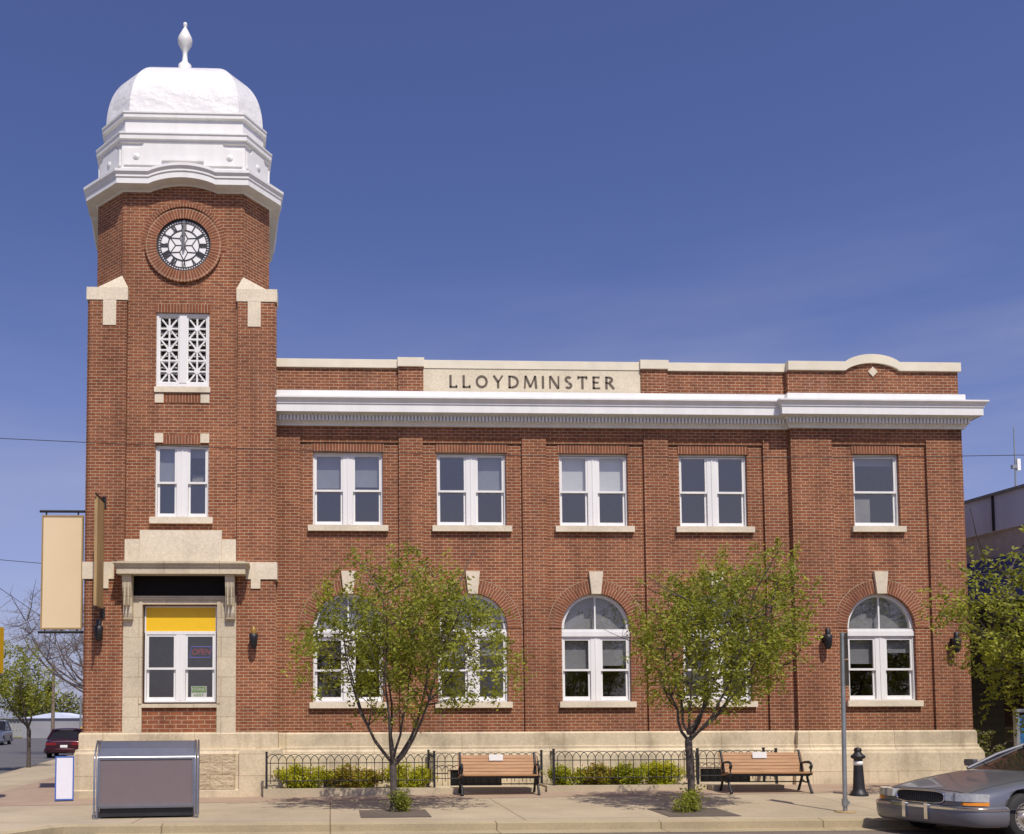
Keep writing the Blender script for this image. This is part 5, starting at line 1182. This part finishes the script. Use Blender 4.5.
    if detail:
        m = MB(); m.sweep(bp, [(0.045, 0.425), (0.058, 0.43), (0.058, 0.462), (0.04, 0.468)], cap=True); m.build('bumper_strip', M['chrome'], bo)
        for y in (-0.20, 0.20):
            g = MB(); g.box(-0.085, -0.03, y - 0.03, y + 0.03, 0.27, 0.50); bevel(g.build('bumper_guard', M['chrome'], bo), 0.012)
        m = MB(); P = []
        n = 20; prof = [(0.43 * (1 if math.cos(a) >= 0 else -1) * abs(math.cos(a)) ** 0.45, 0.588 + 0.088 * (1 if math.sin(a) >= 0 else -1) * abs(math.sin(a)) ** 0.55) for a in [2 * PI * i / 28 for i in range(28)]]
        gx = lambda y, z: -0.004 + 0.13 * y * y + (z - 0.5) * 0.14
        m.face([(gx(y, z), y, z) for y, z in reversed(prof)]); 
        gr = m.build('grille', M['trim'], e)
        c = MB(); c.tube([(gx(y, z) - 0.004, y, z) for y, z in prof + prof[:1]], 0.013, 6); c.build('grille_surround', M['chrome'], gr)
        c = MB()
        for i in range(20): y = -0.38 + i * 0.04; c.tube([(gx(y, 0.51) - 0.003, y, 0.515), (gx(y, 0.66) - 0.003, y, 0.66)], 0.0035, 4)
        c.build('grille_bar', M['trim'], gr)
        for s in (-1, 1):
            pl0 = [(0.02, 0.475), (0.037, 0.60), (0.075, 0.74), (0.15, 0.865), (0.30, 0.955)]
            for nm, z0, z1, mt, x0 in (('headlight', 0.555, 0.665, M['lampglass'], -0.035), ('turn_signal', 0.502, 0.549, M['indicator'], -0.04)):
                pl = spline(pl0 if nm == 'headlight' else pl0[2:], 4)
                c = MB(); rows = [[(x + x0 + 0.012 * (z - z0) / (z1 - z0), s * y, z) for x, y in pl] for z in (z0, z1)]
                if s > 0: rows = rows[::-1]
                c.grid(rows, smooth=False)
                top_ = [(x + x0 + 0.012, s * y, z1) for x, y in pl] + [(0.33, s * 0.80, z1), (0.10, s * 0.40, z1)]; c.face(top_ if s < 0 else list(reversed(top_)))
                c.face([(pl[0][0] + x0, s * pl[0][1], z0), (0.1, s * 0.40, z0), (0.1, s * 0.40, z1), (pl[0][0] + x0 + 0.012, s * pl[0][1], z1)])
                c.build(nm, mt, e)
            c = MB(); c.tube([(x - 0.004, s * y, 0.60) for x, y in [(0.036, 0.585), (0.036, 0.586)]], 0.004, 4); 
            c = MB(); c.box(0.0, 0.06, s * 0.62 - 0.008, s * 0.62 + 0.008, 0.552, 0.668); c.build('lamp_divider', M['bumper'], e)
        c = MB(); c.tube([(1.60, -0.5, 0.945), (1.80, -0.1, 1.02)], 0.008, 4); c.tube([(1.60, 0.1, 0.95), (1.82, 0.5, 1.02)], 0.008, 4); c.build('wiper', M['trim'], e)
        c = MB()
        for s in (-1, 1):
            c.tube([(0.62, s * 0.962, 0.44), (rx_ - 0.5, s * 0.972, 0.44)], 0.012, 5)
        c.build('side_moulding', M['trim'], e)
        c = MB()
        for s in (-1, 1):
            for x in (1.52, 2.72): c.box(x - 0.004, x + 0.004, s * 0.9655 - 0.006, s * 0.9655 + 0.006, 0.30, 0.74)
        c.build('door_gap', M['trim'], e)
        from mathutils.bvhtree import BVHTree
        bv = BVHTree.FromPolygons([v.co.copy() for v in me.vertices], [tuple(p.vertices) for p in me.polygons])
        def top(x, y):
            h = bv.ray_cast(Vector((x, y, 3)), Vector((0, 0, -1)))[0]; return (x, y, (h.z if h else 0.7) + 0.001)
        c = MB()
        for s in (-1, 1): c.tube([top(0.16 + 1.5 * q / 14, s * (0.70 + 0.05 * q / 14)) for q in range(15)], 0.0055, 4)
        c.tube([top(0.16, -0.70 + 1.4 * q / 14) for q in range(15)], 0.0055, 4); c.build('hood_gap', M['trim'], o)
    m = MB(); rb = [(L - 0.06 - x, -y) for x, y in bp]; m.sweep(rb, [(-0.10, 0.24), (0.0, 0.24), (0.04, 0.30), (0.04, 0.44), (0.0, 0.50), (-0.10, 0.50)]); m.build('rear_bumper', M['bumper'] if detail else paint, e)
    for s in (-1, 1):
        m = MB(); ya, yb = sorted((s * 0.36, s * 0.84)); m.box(L - 0.14, L - 0.035, ya, yb, 0.64 + dz, 0.75 + dz); m.build('tail_light', M['taillamp'], e)
    m = MB(); m.box(L - 0.05, L - 0.020, -0.17, 0.17, 0.52, 0.64); m.build('number_plate', M['paper'], e)
    return e
car('silver grey sedan parked at the kerb, amber indicators, dark oval grille and chrome bumper strip', (8.68, -7.30, -0.135), R(15), M['silver'], roof=1.36)
car('dark maroon sedan seen from behind on the side street', (-13.05, 30.6, -0.13), R(-82.5), M['maroon'], L=4.8, detail=False, scale=0.96)
car('grey blue utility vehicle parked far down the side street', (-24.6, 52.0, -0.13), R(97), M['grey_suv'], L=4.9, roof=1.80, detail=False, belt=1.08)

# ------------------------------------------------------------------ neighbours and the far end of the side street
e = empty('shop_building', (17.2, -0.5, 0), R(7.3)); tag(e, 'grey clad neighbouring building in shade with blue fascia and dark siding', 'building')
def slab(name, mat, x0, x1, y0, y1, z0, z1): m = MB(); m.box(x0, x1, y0, y1, z0, z1); return m.build(name, mat, e)
slab('siding', M['darksiding'], 0.0, 14, 0.0, 26, -0.1, 4.55); slab('blue_fascia', M['blueclad'], -0.12, 14.1, -0.12, 26.05, 4.552, 5.60)
slab('beige_band', M['beigeclad'], -0.03, 14.05, -0.03, 26.02, 5.602, 6.28); slab('parapet_cladding', M['greyclad'], -0.10, 14.08, -0.10, 26.04, 6.282, 7.18); slab('parapet_cap', M['galv'], -0.15, 14.1, -0.15, 26.1, 7.182, 7.25)
m = MB()
for y in (3.1, 9.0, 15.0): m.box(-0.135, -0.10, y - 0.03, y + 0.03, 6.29, 7.17)
m.build('panel_joint', M['trim'], e)
m = MB()
for zz in [0.3 + i * 0.22 for i in range(19)]: m.box(-0.02, 0.0, 0.02, 26, zz, zz + 0.03)
m.build('siding_ridge', M['trim'], e)
for y in (1.5, 6.5): m = MB(); m.box(-0.03, 0.02, y, y + 1.6, 1.0, 2.8); m.build('window', M['carglass'], e)
e2 = empty('flood_lamp', (16.52, 4.0, 7.0)); tag(e2, 'small white floodlight on the grey parapet of the neighbouring building', 'floodlight')
m = MB(); m.box(-0.06, 0.05, -0.05, 0.05, 0.0, 0.12); m.build('bracket', M['galv'], e2)
m = MB(); m.tube([(-0.04, 0, 0.06), (-0.3, -0.15, 0.02)], 0.03, 6); m.lathe(-0.38, -0.2, [(0.05, -0.08), (0.13, -0.05), (0.10, 0.08), (0.03, 0.1)], 10); m.build('lamp_head', M['paper'], e2)
e2 = empty('antenna_mast', (18.45, 4.2, 7.2)); tag(e2, 'thin antenna mast with a small white aerial on the neighbouring roof', 'antenna')
m = MB(); m.tube([(0, 0, 0), (0.02, 0, 1.1), (0.02, 0, 2.25)], [0.03, 0.022, 0.014], 6); m.build('mast', M['galv'], e2)
m = MB(); m.box(0.05, 0.14, -0.05, 0.05, 1.05, 1.36); m.build('aerial', M['paper'], e2)
m = MB(); m.box(-0.08, 0.05, -0.04, 0.04, 1.1, 1.2); m.build('clamp', M['galv'], e2)
e = empty('kiosk_sign', (14.62, -1.35, 0.2)); tag(e, 'blank blue panel in a pale frame beyond the parked silver sedan', 'sign')
m = MB(); m.box(-0.25, 0.55, -0.03, 0.03, 0.78, 1.45); m.build('panel', M['kioskblue'], e)
m = MB(); ring_frame(m, -0.31, 0.61, 0.72, 1.58, 0.07, -0.05, 0.05); m.build('panel_frame', M['galv'], e)
for x in (-0.28, 0.58): m = MB(); m.box(x - 0.03, x + 0.03, -0.03, 0.03, -0.1, 0.72); m.build('post', M['galv'], e)

e = empty('traffic_signal', (-6.78, -1.9, 0.0)); tag(e, 'yellow traffic signal at the street corner cut by the photo edge', 'traffic light')
m = MB(); m.tube([(-0.1, 0, -0.05), (-0.1, 0, 3.75)], 0.06, 10); m.build('pole', M['galv'], e)
m = MB(); m.box(-0.02, 0.33, -0.15, 0.15, 2.55, 3.45); bevel(m.build('signal_head', M['yellow'], e), 0.02)
m = MB(); m.lathe(0.16, 0.0, [(0.07, 3.45), (0.10, 3.50), (0.06, 3.58), (0.02, 3.60)], 10); m.build('cap', M['black'], e)
for z in (2.7, 3.0, 3.3):
    m = MB(); m.tube([(0.16, 0.15, z), (0.16, 0.30, z - 0.02)], 0.11, 12, cap=False); m.build('visor', M['black'], e)
m = MB(); m.box(-0.16, 0.13, -0.12, 0.12, 0.0, 1.05); m.build('control_box', M['galv'], e)

# far end of the side street
m = MB(); m.face([(-75, 84, -0.10), (-5, 84, -0.10), (-5, 92.2, -0.10), (-75, 92.2, -0.10)]); structure('grass_verge', m, M['verge'])
e = empty('long_shed', (-40, 92, -0.2)); tag(e, 'long low white corrugated shed at the end of the side street', 'shed')
m = MB(); m.box(-30, 30, 0, 12, 0, 2.05)
for i in range(150): x = -30 + i * 0.4; m.box(x, x + 0.12, -0.06, 0, 0.8, 2.0)
m.build('wall', M['shed'], e)
m = MB(); m.box(6, 22, -0.1, -0.065, 0.0, 1.3); m.build('dark_boards', M['sheddark'], e)  # dark brown section along the lower wall
m = MB(); m.prism_y([(-30.2, 2.05), (30.2, 2.05), (30.2, 2.2), (-30.2, 2.2)], -0.3, 12.2); m.build('roof', M['galv'], e)
e = empty('gabled_shed', (-28.5, 84, -0.2)); tag(e, 'pale grey gabled shed in front of the long white shed', 'shed')
m = MB(); m.box(-3.2, 3.2, 0, 6, 0, 2.1); m.build('wall', M['shed'], e)
m = MB(); m.prism_y([(-3.4, 2.1), (3.4, 2.1), (0, 2.7)], -0.2, 6.2); m.build('roof', M['greyclad'], e)
for i, (x, y, h) in enumerate(((-21.6, 58, 6.3), (-18.6, 56, 6.5))):
    e = empty('utility_pole', (x, y, -0.2)); tag(e, ['brown wooden utility pole standing over the maroon sedan', 'brown wooden utility pole closest to the tower edge'][i], 'utility pole', 'utility poles on the side street')
    m = MB(); m.tube([(0, 0, 0), (0, 0, h)], [0.16, 0.11], 8); m.build('pole', M['pole'], e)
    m = MB(); m.box(-0.5, 0.5, -0.05, 0.05, h - 0.6, h - 0.5); m.build('crossarm', M['pole'], e)
e = empty('road_sign', (-14.6, 38, -0.1)); tag(e, 'small yellow road sign on a blue grey post near the tower edge', 'road sign')
m = MB(); m.tube([(0, 0, 0), (0, 0, 3.2)], 0.06, 8); m.build('post', M['galv'], e)
m = MB(); m.prism_y([(0.32, 1.0), (0.62, 1.3), (0.32, 1.6), (0.02, 1.3)], -0.1, -0.07); m.build('sign_plate', M['yellow'], e)
rng = random.Random(5)
for i in range(46):
    x = -118 + i * 2.55 + rng.uniform(-1.2, 1.2); y = 150 + rng.uniform(-8, 22); con = rng.random() < 0.45; h = rng.uniform(6.0, 9.0) * (1.15 if con else 1)
    e = empty('conifer_tree' if con else 'broadleaf_tree', (x, y, -0.3)); tag(e, 'dark pointed conifer in the belt behind the sheds' if con else 'olive green rounded tree in the belt behind the sheds', 'tree', 'conifers in the far tree belt' if con else 'rounded trees in the far tree belt')
    m = MB(); m.tube([(0, 0, 0), (0, 0, h * 0.9)], [0.16, 0.03], 5); m.build('trunk', M['bark_dark'], e)
    m = MB()
    for k in range(620):
        if con:
            t = rng.random() ** 0.7; r = (1 - t) * h * 0.24 * (0.55 + 0.45 * math.sin(t * 34) ** 2) * math.sqrt(rng.random()); a = rng.uniform(0, 2 * PI); p = (r * math.cos(a), r * math.sin(a), h * (0.08 + 0.92 * t))
        else:
            u = Vector((rng.gauss(0, 1), rng.gauss(0, 1), rng.gauss(0, 1))).normalized() * rng.random() ** 0.4; p = (u.x * h * 0.42, u.y * h * 0.42, h * 0.58 + u.z * h * 0.40)
        leaf(m, p, 0.75, rng, 0 if rng.random() < 0.6 else 1)
    m.build('crown', [M['conifer'], M['leaf_dark']] if con else [M['olive'], M['leaf']], e)

# overhead wires
def wire(label, pts, r=0.009):
    m = MB(); P = []
    for (a, b, sag) in pts:
        a, b = Vector(a), Vector(b)
        for k in range(25): t = k / 24; q = a.lerp(b, t); q.z -= sag * 4 * t * (1 - t); P.append(q)
    m.tube(P, r, 5); o = m.build('overhead_wire', M['trim']); tag(o, label, 'wire', 'overhead wires')
wire('thin overhead wire sagging across the whole facade', [((-16, -7.0, 6.55), (22, -7.0, 6.22), 0.80)], 0.0055)
wire('upper of the two wires running behind the cream banner', [((-14, 4.0, 6.3), (-5.45, 3.0, 5.35), 0.05)], 0.008)
wire('lower steep wire running down behind the cream banner', [((-10.2, 3.4, 6.3), (-5.5, 3.2, 3.1), 0.03)], 0.008)
